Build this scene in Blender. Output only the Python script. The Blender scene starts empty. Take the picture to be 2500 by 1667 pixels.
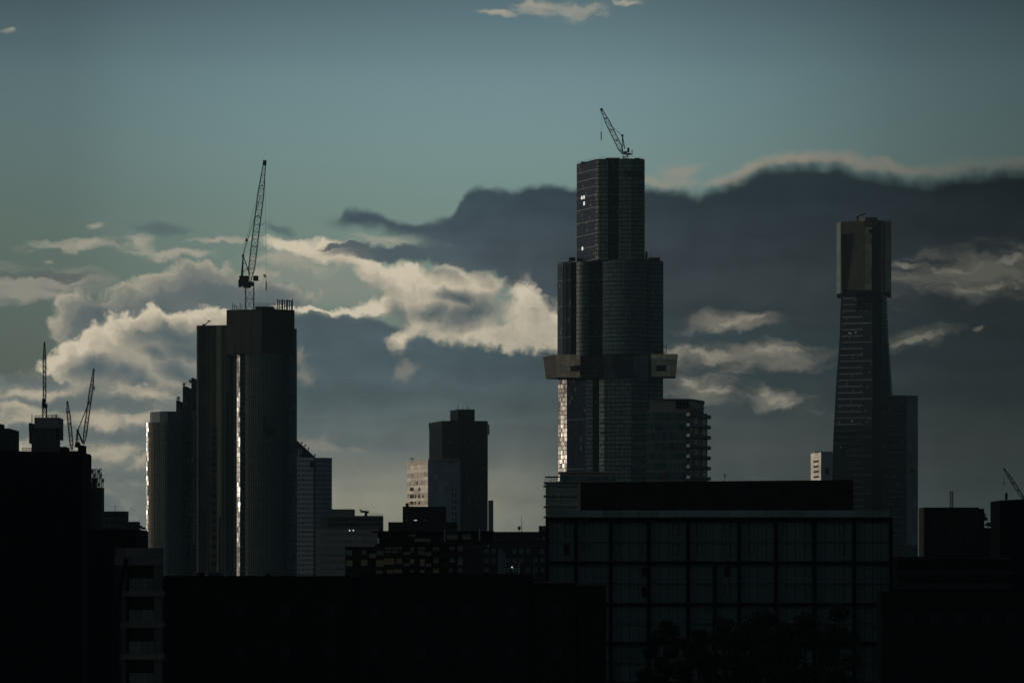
import bpy, bmesh, math, random
from mathutils import Vector, Matrix

C = bpy.context.scene.collection
R = math.radians
random.seed(11)

# ------------------------------------------------------------------ camera
CAM_H = 35.0            # the camera looks out from a tenth-floor window
FPX = 6250.0            # focal length in pixels of the 2500 px wide photograph (90 mm)
HORIZON = 1400.0        # row of the horizon in the photograph


def wx(px, d): return (px - 1250.0) / FPX * d
def wz(py, d): return CAM_H + (HORIZON - py) / FPX * d


cam_data = bpy.data.cameras.new('camera')
cam = bpy.data.objects.new('camera', cam_data)
C.objects.link(cam)
cam.location = (0, 0, CAM_H)
cam.rotation_euler = (R(90), 0, 0)
cam_data.sensor_width = 36.0
cam_data.lens = 36.0 * FPX / 2500.0
cam_data.shift_y = (HORIZON - 1667 / 2.0) / 2500.0
cam_data.clip_start = 1.0
cam_data.clip_end = 60000.0
bpy.context.scene.camera = cam

# ------------------------------------------------------------------ view
vs = bpy.context.scene.view_settings
vs.view_transform = 'Standard'
vs.look = 'None'
vs.exposure = 0.0
vs.gamma = 1.0
vs.use_curve_mapping = False

SUN_EL, SUN_AZ = 2.5, -92.0           # low sun, out of frame to the left
SKY_STRENGTH = 0.1


def lin(r, g, b):
    f = lambda v: v / 12.92 if v <= 0.04045 else ((v + 0.055) / 1.055) ** 2.4
    return (f(r / 255.0), f(g / 255.0), f(b / 255.0))


# ------------------------------------------------------------------ sky
class Net:
    """Small helper that wires shader nodes."""
    def __init__(s, tree): s.t = tree

    def put(s, sock, v):
        if hasattr(v, 'is_output'): s.t.links.new(v, sock)
        elif v is not None: sock.default_value = v

    def node(s, kind, **kw):
        n = s.t.nodes.new(kind)
        for k, v in kw.items(): setattr(n, k, v)
        return n

    def m(s, op, a, b=None, c=None, clamp=False):
        n = s.node('ShaderNodeMath', operation=op, use_clamp=clamp)
        for i, v in enumerate((a, b, c)):
            if v is not None: s.put(n.inputs[i], v)
        return n.outputs[0]

    def v(s, op, a, b=None, scale=None):
        n = s.node('ShaderNodeVectorMath', operation=op)
        s.put(n.inputs[0], a)
        if b is not None: s.put(n.inputs[1], b)
        if scale is not None: s.put(n.inputs['Scale'], scale)
        return n.outputs['Value'] if op in ('LENGTH', 'DOT_PRODUCT') else n.outputs['Vector']

    def step(s, x, lo, hi, a=0.0, b=1.0):
        n = s.node('ShaderNodeMapRange', interpolation_type='SMOOTHSTEP')
        for i, q in enumerate((x, lo, hi, a, b)): s.put(n.inputs[i], q)
        return n.outputs[0]

    def puff(s, vec, scale, detail=2.0, rough=0.5):
        """cauliflower bumps: rounded tops, creased valleys"""
        n = s.node('ShaderNodeTexVoronoi', voronoi_dimensions='2D', feature='F1')
        s.put(n.inputs['Vector'], vec)
        n.inputs['Scale'].default_value = scale
        n.inputs['Detail'].default_value = detail
        n.inputs['Roughness'].default_value = rough
        n.inputs['Randomness'].default_value = 1.0
        return n.outputs['Distance']

    def noise(s, vec, scale, detail=4.0, rough=0.5, color=False, dist=0.0, dim='3D'):
        n = s.node('ShaderNodeTexNoise', noise_dimensions=dim)
        s.put(n.inputs['Vector'], vec)
        n.inputs['Scale'].default_value = scale
        n.inputs['Detail'].default_value = detail
        n.inputs['Roughness'].default_value = rough
        n.inputs['Distortion'].default_value = dist
        return n.outputs['Color' if color else 'Fac']

    def mix(s, f, a, b):
        n = s.node('ShaderNodeMix', data_type='RGBA')
        s.put(n.inputs[0], f)
        for sock, q in ((n.inputs[6], a), (n.inputs[7], b)):
            s.put(sock, tuple(q) + (1.0,) if isinstance(q, tuple) else q)
        return n.outputs[2]

    def curve(s, x, pts, lo, hi, vlo, vhi):
        """float curve through pts (x, value), x in lo..hi"""
        n = s.node('ShaderNodeFloatCurve')
        c = n.mapping.curves[0]
        q = [((a - lo) / (hi - lo), (b - vlo) / (vhi - vlo)) for a, b in pts]
        c.points[0].location = q[0]
        c.points[1].location = q[-1]
        for a in q[1:-1]: c.points.new(*a)
        for p in c.points: p.handle_type = 'AUTO_CLAMPED'
        n.mapping.update()
        xn = s.m('MULTIPLY_ADD', x, 1.0 / (hi - lo), -lo / (hi - lo), clamp=True)
        s.put(n.inputs['Value'], xn)
        return s.m('MULTIPLY_ADD', n.outputs[0], vhi - vlo, vlo)

    def ramp(s, x, pts):
        n = s.node('ShaderNodeValToRGB')
        e = n.color_ramp.elements
        while len(e) < len(pts): e.new(0.5)
        for k, (a, col) in zip(e, pts):
            k.position = a
            k.color = tuple(col) + (1.0,)
        s.put(n.inputs[0], x)
        return n.outputs[0]

    def blobs(s, vec, lst, soft=0.0):
        """height field of overlapping ellipses (cx, cy, rx, ry, rotation), in photo hundreds"""
        out = None
        for b in lst:
            cx, cy, rx, ry = b[:4]
            rot = b[4] if len(b) > 4 else 0
            mp = s.node('ShaderNodeMapping', vector_type='TEXTURE')
            mp.inputs['Location'].default_value = (cx / 100, cy / 100, 0)
            mp.inputs['Rotation'].default_value = (0, 0, R(rot))
            mp.inputs['Scale'].default_value = (rx / 100 * 1.35, ry / 100 * 1.35, 1)
            s.put(mp.inputs[0], vec)
            g = s.node('ShaderNodeTexGradient', gradient_type='SPHERICAL')
            s.put(g.inputs[0], mp.outputs[0])
            f = g.outputs['Fac']
            out = (s.m('MULTIPLY', f, f) if soft else f) if out is None else (s.m('MULTIPLY_ADD', f, f, out) if soft else s.m('MAXIMUM', out, f))
        return s.m('SQRT', out) if soft else out


def build_sky():
    w = bpy.data.worlds.new('World')
    bpy.context.scene.world = w
    w.use_nodes = True
    t = w.node_tree
    n = Net(t)
    bg = t.nodes['Background']
    sky = n.node('ShaderNodeTexSky', sky_type='NISHITA', sun_disc=False)
    sky.sun_elevation = R(SUN_EL)
    sky.sun_rotation = R(SUN_AZ)
    sky.air_density, sky.dust_density, sky.ozone_density = 1.0, 1.0, 2.0
    d = n.node('ShaderNodeTexCoord').outputs['Generated']
    sp = n.node('ShaderNodeSeparateXYZ')
    n.put(sp.inputs[0], d)
    x, y, z = sp.outputs
    # azimuth / elevation of the direction, written in hundreds of photograph pixels so that cloud outlines can be listed easily
    az = n.m('ARCTAN2', x, y)
    tel = n.m('DIVIDE', z, n.m('MAXIMUM', n.m('SQRT', n.m('ADD', n.m('MULTIPLY', x, x), n.m('MULTIPLY', y, y))), 0.05))
    az2 = n.m('MULTIPLY', az, az)
    U = n.m('MULTIPLY_ADD', n.m('MULTIPLY', az, n.m('MULTIPLY_ADD', az2, 0.333, 1.0)), 62.5, 12.5)
    V = n.m('MULTIPLY_ADD', n.m('MULTIPLY', tel, n.m('MULTIPLY_ADD', n.m('MINIMUM', az2, 0.25), 0.5, 1.0)), -62.5, 14.0)
    cb = n.node('ShaderNodeCombineXYZ')
    n.put(cb.inputs[0], U); n.put(cb.inputs[1], V)
    P = cb.outputs[0]
    azabs = n.m('ABSOLUTE', az)
    near = n.step(azabs, 0.24, 0.5, 1.0, 0.0)

    # domain warps
    w1 = n.v('SUBTRACT', n.noise(n.v('ADD', P, (3.7, 1.9, 0.0)), 0.75, 3.0, 0.5, True, dim='2D'), (0.5, 0.5, 0.5))
    w2 = n.v('SUBTRACT', n.noise(P, 2.6, 5.0, 0.6, True, dim='2D'), (0.5, 0.5, 0.5))
    PW = n.v('ADD', P, n.v('ADD', n.v('SCALE', w1, scale=0.55), n.v('SCALE', w2, scale=0.34)))
    PS = n.v('ADD', P, n.v('ADD', n.v('SCALE', w1, scale=0.5), n.v('SCALE', w2, scale=0.25)))
    PB = n.v('ADD', P, n.v('ADD', n.v('SCALE', w1, scale=0.36), n.v('SCALE', w2, scale=0.10)))
    spw = n.node('ShaderNodeSeparateXYZ'); n.put(spw.inputs[0], PB)
    UW, VW = spw.outputs[0], spw.outputs[1]

    def stretched(sx, sy, vec=PS):
        return n.v('MULTIPLY', vec, (sx, sy, 1.0))

    fine = n.noise(PW, 1.5, 7.0, 0.58, dim='2D')
    billow = n.noise(PW, 0.9, 5.0, 0.52, dist=0.3, dim='2D')
    streak = n.noise(stretched(0.22, 1.5), 1.0, 6.0, 0.55, dim='2D')
    streak_f = n.noise(stretched(0.6, 2.6, PW), 1.0, 7.0, 0.62, dim='2D')

    def cumulus(lst, kp, kf, lo, hi, taps, dens, light, scale=1.0, soft=0.3):
        """density of a heap of blobs with cauliflower detail, and the light that reaches it from one side"""
        def rho(vec, d1, d2):
            f = n.blobs(vec, lst, soft)
            pf = n.m('SUBTRACT', 0.42, n.puff(vec, 1.5 * scale, d1, 0.55))
            fb = n.m('SUBTRACT', n.noise(vec, 1.7 * scale, d2, 0.6, dim='2D'), 0.5)
            g_ = n.m('MULTIPLY_ADD', pf, kp, n.m('MULTIPLY_ADD', fb, kf, f))
            return n.m('MULTIPLY', n.step(g_, lo, hi), n.step(f, 0.0, 0.12)), g_
        r0, g0 = rho(PW, 3.0, 7.0)
        acc = None
        for dist_, w_ in taps:
            q, _ = rho(n.v('ADD', PW, (light[0] * dist_, light[1] * dist_, 0)), 2.0, 4.0)
            acc = n.m('MULTIPLY', q, w_) if acc is None else n.m('MULTIPLY_ADD', q, w_, acc)
        T = n.m('EXPONENT', n.m('MULTIPLY', acc, -dens))
        return r0, g0, T

    def alpha(field, nz, k, lo, hi, g=0.0):
        return n.m('MULTIPLY', n.step(n.m('MULTIPLY_ADD', n.m('SUBTRACT', nz, 0.5), k, field), lo, hi), n.step(field, g, g + 0.12))

    # ---- clear sky: Nishita, cooled a little, with lens corner falloff put into its brightness
    # (brightest near frame centre like a vignette, dim again opposite the sunset)
    side = n.curve(az, [(-3.1416, 0.36), (-2.6, 0.40), (-2.0, 0.8), (-1.6, 0.95), (-0.8, 0.85), (-0.3, 0.60), (-0.2, 0.57), (-0.15, 0.72), (-0.06, 0.93), (0.0, 0.98), (0.06, 0.88), (0.12, 0.66), (0.17, 0.45), (0.22, 0.37), (0.4, 0.38), (1.3, 0.40), (3.1416, 0.36)], -3.1416, 3.1416, 0, 1.5)
    lift = n.curve(tel, [(0.0, 0.60), (0.08, 0.68), (0.14, 0.86), (0.18, 0.98), (0.205, 0.82), (0.245, 0.58), (0.5, 0.6)], 0, 0.5, 0, 1.2)
    dim = n.m('MULTIPLY', n.m('MULTIPLY', side, 1.78), lift)
    tint = n.v('MULTIPLY', sky.outputs[0], n.mix(n.step(tel, 0.02, 0.14), (1.12, 1.42, 2.60), (1.57, 1.65, 1.60)))
    # cooler towards the side opposite the sunset, creamier near the low sun itself
    east = n.m('MAXIMUM', n.step(az, 0.3, 1.6), n.step(az, -2.0, -2.9))
    glow_side = n.m('MULTIPLY', n.step(n.m('ABSOLUTE', n.m('ADD', az, 1.606)), 0.9, 0.2), n.step(tel, 0.5, 0.1))
    tint = n.v('MULTIPLY', tint, n.mix(east, n.mix(glow_side, (1.0, 1.0, 1.0), (0.42, 0.62, 1.15)), (0.62, 0.92, 1.35)))
    clear = n.v('SCALE', tint, scale=dim)
    K = 1.0 / SKY_STRENGTH

    def cc(r, g, b):
        return tuple(q * K for q in lin(r, g, b))

    col = clear
    # ---- all-round stratocumulus where the photograph does not look, same make as the one in view
    far_n = n.noise(n.v('MULTIPLY', d, (2.2, 2.2, 9.0)), 1.6, 7.0, 0.56, dist=0.4)
    deck = n.step(n.m('MULTIPLY_ADD', n.m('SUBTRACT', far_n, 0.5), 0.05, tel), 0.048, 0.070)
    far_a = n.m('MULTIPLY', n.m('MULTIPLY', n.m('MULTIPLY_ADD', deck, 0.92, n.m('MULTIPLY', n.step(far_n, 0.50, 0.62), 0.3), clamp=True), n.m('SUBTRACT', 1.0, near)), n.step(tel, 1.2, 0.35, 0.35, 1.0))
    sunward = n.step(n.m('ABSOLUTE', n.m('ADD', az, 1.606)), 0.2, 1.6, 1.0, 0.0)
    far_c = n.mix(n.m('MULTIPLY', n.step(far_n, 0.66, 0.44), n.m('MULTIPLY_ADD', sunward, 0.8, 0.15)), cc(60, 80, 90), cc(142, 136, 122))
    far_c = n.v('SCALE', far_c, scale=n.m('MULTIPLY', side, 0.95))
    col = n.mix(far_a, col, far_c)

    # ---- thin wisps
    f = n.blobs(PS, [(190, 600, 140, 16, -2), (335, 585, 55, 20, 25), (430, 620, 130, 14, 6), (235, 553, 30, 11, 0),
                     (740, 598, 160, 15, 2), (1372, 25, 105, 26, 4), (1210, 33, 60, 9, 5), (22, 78, 25, 10, 12),
                     (118, 645, 22, 14, 0), (960, 585, 120, 24, 8), (540, 590, 90, 10, 0), (700, 640, 120, 26, 10), (1520, 5, 60, 10, 0)])
    a = n.m('MULTIPLY', alpha(f, streak_f, 2.2, 0.10, 1.05), 0.80)
    col = n.mix(a, col, n.mix(fine, cc(150, 150, 138), cc(186, 174, 156)))
    f = n.blobs(PS, [(390, 560, 120, 17, 5), (690, 562, 50, 14, 10), (640, 545, 40, 6, 0)])
    col = n.mix(n.m('MULTIPLY', alpha(f, streak_f, 1.1, 0.2, 0.8), 0.75), col, cc(84, 100, 103))
    # left far bank
    f = n.blobs(PS, [(60, 690, 190, 40, 1), (170, 680, 90, 16, 3), (70, 715, 150, 26, 0)])
    a = alpha(f, streak_f, 1.6, 0.05, 0.85)
    f2 = n.blobs(PS, [(80, 671, 190, 12, 2)])
    cc_left = n.mix(alpha(f2, streak_f, 0.6, 0.2, 0.6), cc(146, 143, 132), cc(97, 101, 98))
    col = n.mix(n.m('MULTIPLY', a, 0.9), col, cc_left)

    # ---- the grey bank: colour by height, dimmer away from the sun
    gr = n.ramp(n.m('MULTIPLY_ADD', VW, 0.1, -0.35), [
        (0.0, lin(56, 71, 79)), (0.12, lin(59, 74, 83)), (0.26, lin(70, 82, 90)), (0.38, lin(74, 85, 91)), (0.50, lin(69, 85, 91)),
        (0.62, lin(78, 91, 95)), (0.74, lin(92, 101, 100)), (0.81, lin(122, 123, 114)), (0.88, lin(144, 142, 126))])
    gdim = n.curve(U, [(6, 1.02), (9, 1.04), (12, 0.88), (15, 0.60), (18, 0.44), (21, 0.32), (25, 0.18), (30, 0.20)], 6, 30, 0, 1.2)
    gvar = n.m('MULTIPLY', gdim, n.m('MULTIPLY_ADD', n.m('ADD', n.m('ADD', streak, n.m('MULTIPLY', fine, 0.35)), n.m('MULTIPLY', billow, 0.45)), 0.60, 0.52))
    gr = n.mix(n.m('MULTIPLY', n.step(U, 10.5, 18.0), n.step(VW, 9.5, 11.5)), gr, lin(96, 104, 103))
    gcol = n.v('SCALE', n.v('MULTIPLY', gr, (K * 1.02, K * 1.01, K * 0.99)), scale=gvar)
    top = n.curve(UW, [(7.4, 5.5), (7.7, 5.38), (8.2, 5.28), (8.5, 5.0), (9.0, 5.06), (9.6, 5.28), (10.3, 5.42), (10.9, 5.25), (11.15, 4.95), (11.35, 4.66),
                       (12, 4.6), (13, 4.55), (15, 4.5), (16, 4.55), (17, 4.58), (17.6, 4.42), (18.4, 4.1), (19.4, 3.88), (20.3, 3.80), (20.9, 3.96), (21.6, 4.12),
                       (22.5, 4.26), (23.3, 4.1), (24.2, 4.04), (25, 4.0), (27, 4.3)], 7.4, 27, 0, 16)
    bot = n.curve(UW, [(7.4, 5.5), (8, 5.55), (8.8, 5.6), (9.4, 5.7), (10.2, 5.95), (11, 6.2), (12, 6.75), (12.8, 7.4), (13.4, 9.0), (13.8, 15.5), (27, 16)], 7.4, 27, 0, 16)
    top2 = n.curve(UW, [(6.6, 8.3), (6.9, 7.75), (7.6, 7.57), (8.5, 7.57), (9.2, 7.66), (9.6, 7.85), (10, 8.0), (11, 8.1), (12, 8.25), (13.4, 8.2), (15, 8.0)], 6.6, 15, 0, 16)
    edge = n.m('ADD', VW, n.m('MULTIPLY_ADD', n.m('SUBTRACT', n.noise(P, 1.1, 6.0, 0.55, dim='2D'), 0.5), 0.26, n.m('MULTIPLY', n.m('SUBTRACT', 0.4, n.puff(PB, 1.1, 2.0, 0.5)), 0.13)))
    soft_hi = n.curve(U, [(7, 0.16), (11, 0.12), (15, 0.16), (18, 0.34), (22, 0.40), (26, 0.36)], 7, 26, 0, 1)
    da = n.m('SUBTRACT', edge, top)
    a1 = n.m('MULTIPLY', n.m('MULTIPLY', n.step(da, -0.10, soft_hi), n.step(n.m('SUBTRACT', bot, edge), -0.06, 0.34)), n.step(U, 7.5, 8.6))
    a2 = n.m('MULTIPLY', n.step(n.m('SUBTRACT', edge, top2), -0.05, 0.14), n.m('MULTIPLY', n.step(U, 5.6, 6.6), n.step(U, 15.0, 13.5)))
    ga = n.m('MULTIPLY', n.m('MAXIMUM', a1, a2), near)

    # sunlit caps along the bank's top edge
    f = n.blobs(PS, [(1960, 388, 130, 16, -6), (2060, 390, 60, 12, 20), (2170, 402, 50, 16, 15),
                     (1655, 428, 70, 42, -20), (1600, 446, 70, 14, 0), (1780, 440, 70, 14, -8), (1830, 420, 60, 16, -10)])
    a = alpha(f, streak_f, 1.5, 0.10, 0.95)
    col = n.mix(n.m('MULTIPLY', a, 0.8), col, n.mix(n.step(U, 16, 25), cc(146, 142, 128), cc(108, 105, 95)))

    rim = n.m('MULTIPLY', n.m('MULTIPLY', n.step(da, -0.34, -0.04), n.step(da, 0.16, 0.0)), n.m('MULTIPLY', n.step(U, 16.5, 19.0), n.step(streak, 0.30, 0.62)))
    col = n.mix(n.m('MULTIPLY', rim, 0.75), col, n.mix(n.step(U, 17, 25), cc(150, 145, 131), cc(104, 102, 93)))

    # grey behind left cumulus and the low stratus on the left
    st_a = n.m('MULTIPLY', n.step(n.m('MULTIPLY_ADD', n.m('SUBTRACT', fine, 0.5), 0.9, VW), 8.95, 9.35), n.step(U, 7.6, 6.4))
    f = n.blobs(PS, [(120, 957, 220, 24, -7), (320, 945, 160, 20, -5), (200, 1030, 280, 20, 0), (345, 1028, 120, 18, 2), (400, 985, 70, 22, 20), (270, 1092, 170, 22, -4),
                     (335, 1135, 70, 20, -30), (60, 1095, 120, 16, 0), (40, 1000, 90, 10, 0), (190, 930, 40, 18, -30)])
    f2 = n.blobs(PS, [(60, 930, 80, 18, 0), (300, 988, 260, 20, 2), (280, 1062, 230, 16, 0), (300, 1160, 120, 30, 0), (50, 1060, 130, 14, 0)])
    lit = n.step(n.m('ADD', n.m('MULTIPLY', n.m('SUBTRACT', f, f2), 0.6), n.m('ADD', n.m('MULTIPLY', n.m('SUBTRACT', streak_f, 0.5), 1.3), n.m('MULTIPLY', n.m('SUBTRACT', billow, 0.5), 1.5))), -0.55, 0.75)
    st_c = n.ramp(lit, [(0.0, cc(100, 109, 108)), (0.4, cc(120, 124, 118)), (0.75, cc(156, 150, 135)), (1.0, cc(182, 173, 152))])
    # ---- far cumulus tower, grey with pale edges
    tower = [(430, 725, 120, 60), (560, 745, 120, 50), (180, 735, 55, 55), (235, 775, 110, 80), (340, 715, 60, 62), (395, 685, 75, 42), (465, 672, 95, 40), (540, 702, 110, 55), (610, 688, 70, 36), (680, 722, 110, 40),
             (300, 800, 150, 70), (450, 765, 220, 60), (640, 755, 170, 36), (150, 800, 40, 50)]
    TAPS = ((0.07, 0.10), (0.17, 0.16), (0.34, 0.26), (0.62, 0.40))
    rA, gA, tA = cumulus(tower, 0.50, 0.36, 0.14, 0.55, TAPS, 1.15, (-0.72, -0.70))
    aA = n.m('MULTIPLY', rA, near)
    dk = n.blobs(PS, [(250, 770, 90, 60, 0), (395, 750, 50, 46, 0), (540, 725, 140, 60, 15), (300, 745, 26, 44, 0), (640, 745, 130, 36, 0)])
    litA = n.m('ADD', n.m('MULTIPLY_ADD', n.m('SUBTRACT', fine, 0.5), 0.25, tA), n.m('MULTIPLY', dk, -0.30), clamp=True)
    cA = n.ramp(litA, [(0.0, cc(86, 98, 101)), (0.25, cc(104, 111, 110)), (0.6, cc(137, 137, 127)), (1.0, cc(178, 169, 151))])
    col = n.mix(n.m('MULTIPLY', aA, 0.95), col, cA)
    col = n.mix(n.m('MULTIPLY', st_a, near), col, st_c)
    # ---- near bright cumulus on the left
    cum = [(140, 885, 50, 40), (205, 862, 90, 54, -15), (285, 832, 115, 64, -18), (360, 812, 115, 66, -8), (440, 808, 120, 66), (530, 790, 130, 40, -4), (330, 890, 100, 66), (430, 895, 120, 70),
           (490, 870, 80, 80), (250, 900, 100, 40), (180, 900, 60, 30)]
    rB, gB, tB = cumulus(cum, 0.42, 0.34, 0.15, 0.44, TAPS, 0.92, (-0.62, -0.78))
    aB = n.m('MULTIPLY', rB, near)
    dk = n.blobs(PS, [(425, 822, 105, 42, 6), (450, 850, 80, 34, 10), (345, 925, 48, 30, 20), (230, 895, 75, 36, 8), (440, 905, 55, 34, 20), (300, 910, 60, 24, 0), (380, 860, 40, 16, 20)])
    litB = n.m('ADD', n.m('MULTIPLY_ADD', n.m('SUBTRACT', fine, 0.5), 0.35, tB), n.m('MULTIPLY_ADD', dk, -0.62, 0.16), clamp=True)
    cB = n.ramp(litB, [(0.0, cc(88, 100, 103)), (0.28, cc(112, 117, 114)), (0.6, cc(160, 154, 139)), (0.85, cc(191, 181, 159)), (1.0, cc(207, 196, 172))])
    col = n.mix(aB, col, cB)

    # ---- the bank
    col = n.mix(ga, col, gcol)
    # pale thin edge of the lower mass
    f = n.blobs(PW, [(830, 700, 190, 60, 8), (700, 660, 120, 50, 0)], 0.2)
    col = n.mix(n.m('MULTIPLY', alpha(f, streak_f, 0.8, 0.05, 0.9), 0.42), col, cc(150, 148, 136))
    # ---- central sunlit streak and cumulus
    mid = [(715, 604, 90, 22, 10), (800, 622, 125, 32, 14), (885, 650, 125, 34, 24), (965, 680, 120, 40, 18), (1050, 700, 140, 42, 12), (1140, 692, 90, 42, 20), (1185, 705, 60, 50),
           (1000, 740, 45, 80, 0), (1008, 790, 26, 50, 0), (1090, 795, 90, 46, 15), (1180, 820, 130, 36, 8), (1262, 805, 110, 66), (1290, 730, 50, 66), (1335, 800, 80, 76),
           (870, 756, 75, 15, -6), (935, 742, 60, 26, -10), (770, 757, 110, 8, 0), (975, 835, 22, 30, 25), (1090, 730, 150, 60, 12)]
    rC, gC, tC = cumulus(mid, 0.36, 0.55, 0.02, 0.62, TAPS, 0.80, (-0.45, -0.88), 1.15, 0.2)
    aC = n.m('MULTIPLY', rC, near)
    dk = n.blobs(PS, [(1150, 768, 85, 36, -14), (1085, 668, 60, 22, 10), (1170, 668, 80, 24, 25), (965, 775, 34, 34, 0), (1240, 700, 30, 46, 10), (1050, 762, 60, 26, 0), (1120, 730, 60, 22, 20)])
    litC = n.m('ADD', n.m('MULTIPLY_ADD', n.m('SUBTRACT', fine, 0.5), 0.55, tC), n.m('MULTIPLY_ADD', dk, -0.80, 0.26), clamp=True)
    cC = n.ramp(litC, [(0.0, cc(78, 89, 93)), (0.3, cc(112, 116, 112)), (0.6, cc(160, 154, 139)), (0.85, cc(194, 184, 162)), (1.0, cc(208, 197, 174))])
    col = n.mix(aC, col, cC)
    # dark tongues of the bank lying in front of the streak
    f = n.blobs(PS, [(960, 620, 170, 22, 2), (1120, 630, 120, 30, 14), (1230, 640, 110, 36, 18), (850, 606, 70, 8, 0)])
    col = n.mix(n.m('MULTIPLY', alpha(f, streak_f, 0.8, 0.10, 0.55), 0.92), col, gcol)
    # faint torn pieces below and small lit scraps on the right
    f = n.blobs(PW, [(980, 905, 40, 24, -25), (975, 850, 30, 22, 20), (745, 920, 30, 40, 0), (780, 1095, 90, 20, 6), (870, 1100, 40, 10, 0), (735, 870, 20, 40, 0), (745, 1085, 50, 22, 0)])
    col = n.mix(n.m('MULTIPLY', alpha(f, fine, 1.0, 0.2, 0.9), 0.55), col, cc(142, 137, 124))
    f = n.blobs(PS, [(1815, 778, 80, 11, -5), (1775, 790, 60, 14, -16), (1720, 862, 140, 22, 2), (1860, 862, 150, 13, -4), (1640, 855, 60, 20, 10), (1725, 950, 70, 14, 4), (1688, 935, 36, 22, 35),
                     (1895, 972, 56, 17, 14), (1866, 956, 20, 26, -40), (2230, 826, 62, 13, -12), (2250, 815, 30, 10, -20), (2350, 660, 110, 16, -10), (2455, 640, 80, 22, -14), (2410, 702, 140, 16, -8),
                     (2310, 692, 50, 9, 6), (2480, 690, 60, 20, -10), (2391, 806, 16, 8, -20), (2220, 645, 60, 10, 4), (1600, 700, 1, 1, 0)])
    a = alpha(f, n.noise(stretched(0.8, 2.2, PW), 1.4, 7.0, 0.62, dim='2D'), 2.2, 0.05, 1.15)
    fs = n.blobs(PS, [(1800, 868, 260, 40, 0), (2380, 672, 260, 70, -6), (2230, 826, 110, 24, -10), (1800, 785, 140, 26, -6), (1710, 945, 130, 34, 4), (1895, 970, 100, 30, 14)])
    a = n.m('MAXIMUM', a, n.m('MULTIPLY', alpha(fs, streak_f, 1.6, 0.05, 1.1), 0.62))
    rc = n.mix(n.step(U, 18.5, 23.5), cc(150, 143, 128), cc(112, 110, 99))
    col = n.mix(n.m('MULTIPLY', a, 0.82), col, rc)
    # hazy glow of low air along the horizon under the bank
    n.put(bg.inputs[0], col)
    bg.inputs[1].default_value = SKY_STRENGTH
    w.cycles.sampling_method = 'MANUAL'
    w.cycles.sample_map_resolution = 512


build_sky()

sun_data = bpy.data.lights.new('sun', 'SUN')
sun = bpy.data.objects.new('sun', sun_data)
C.objects.link(sun)
sun_data.energy = 1.6
sun_data.angle = R(0.5)
sun_data.color = (1.0, 0.84, 0.66)
_e, _a = R(SUN_EL), R(SUN_AZ)
sun_dir = Vector((math.sin(_a) * math.cos(_e), math.cos(_a) * math.cos(_e), math.sin(_e)))
sun.rotation_euler = sun_dir.to_track_quat('Z', 'Y').to_euler()
sun.location = sun_dir * 5000

# ------------------------------------------------------------------ mesh helpers
def P3(px, py, d, dy=0.0):
    """point at depth d that the photograph shows at px, py"""
    return Vector((wx(px, d), d + dy, wz(py, d)))


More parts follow.
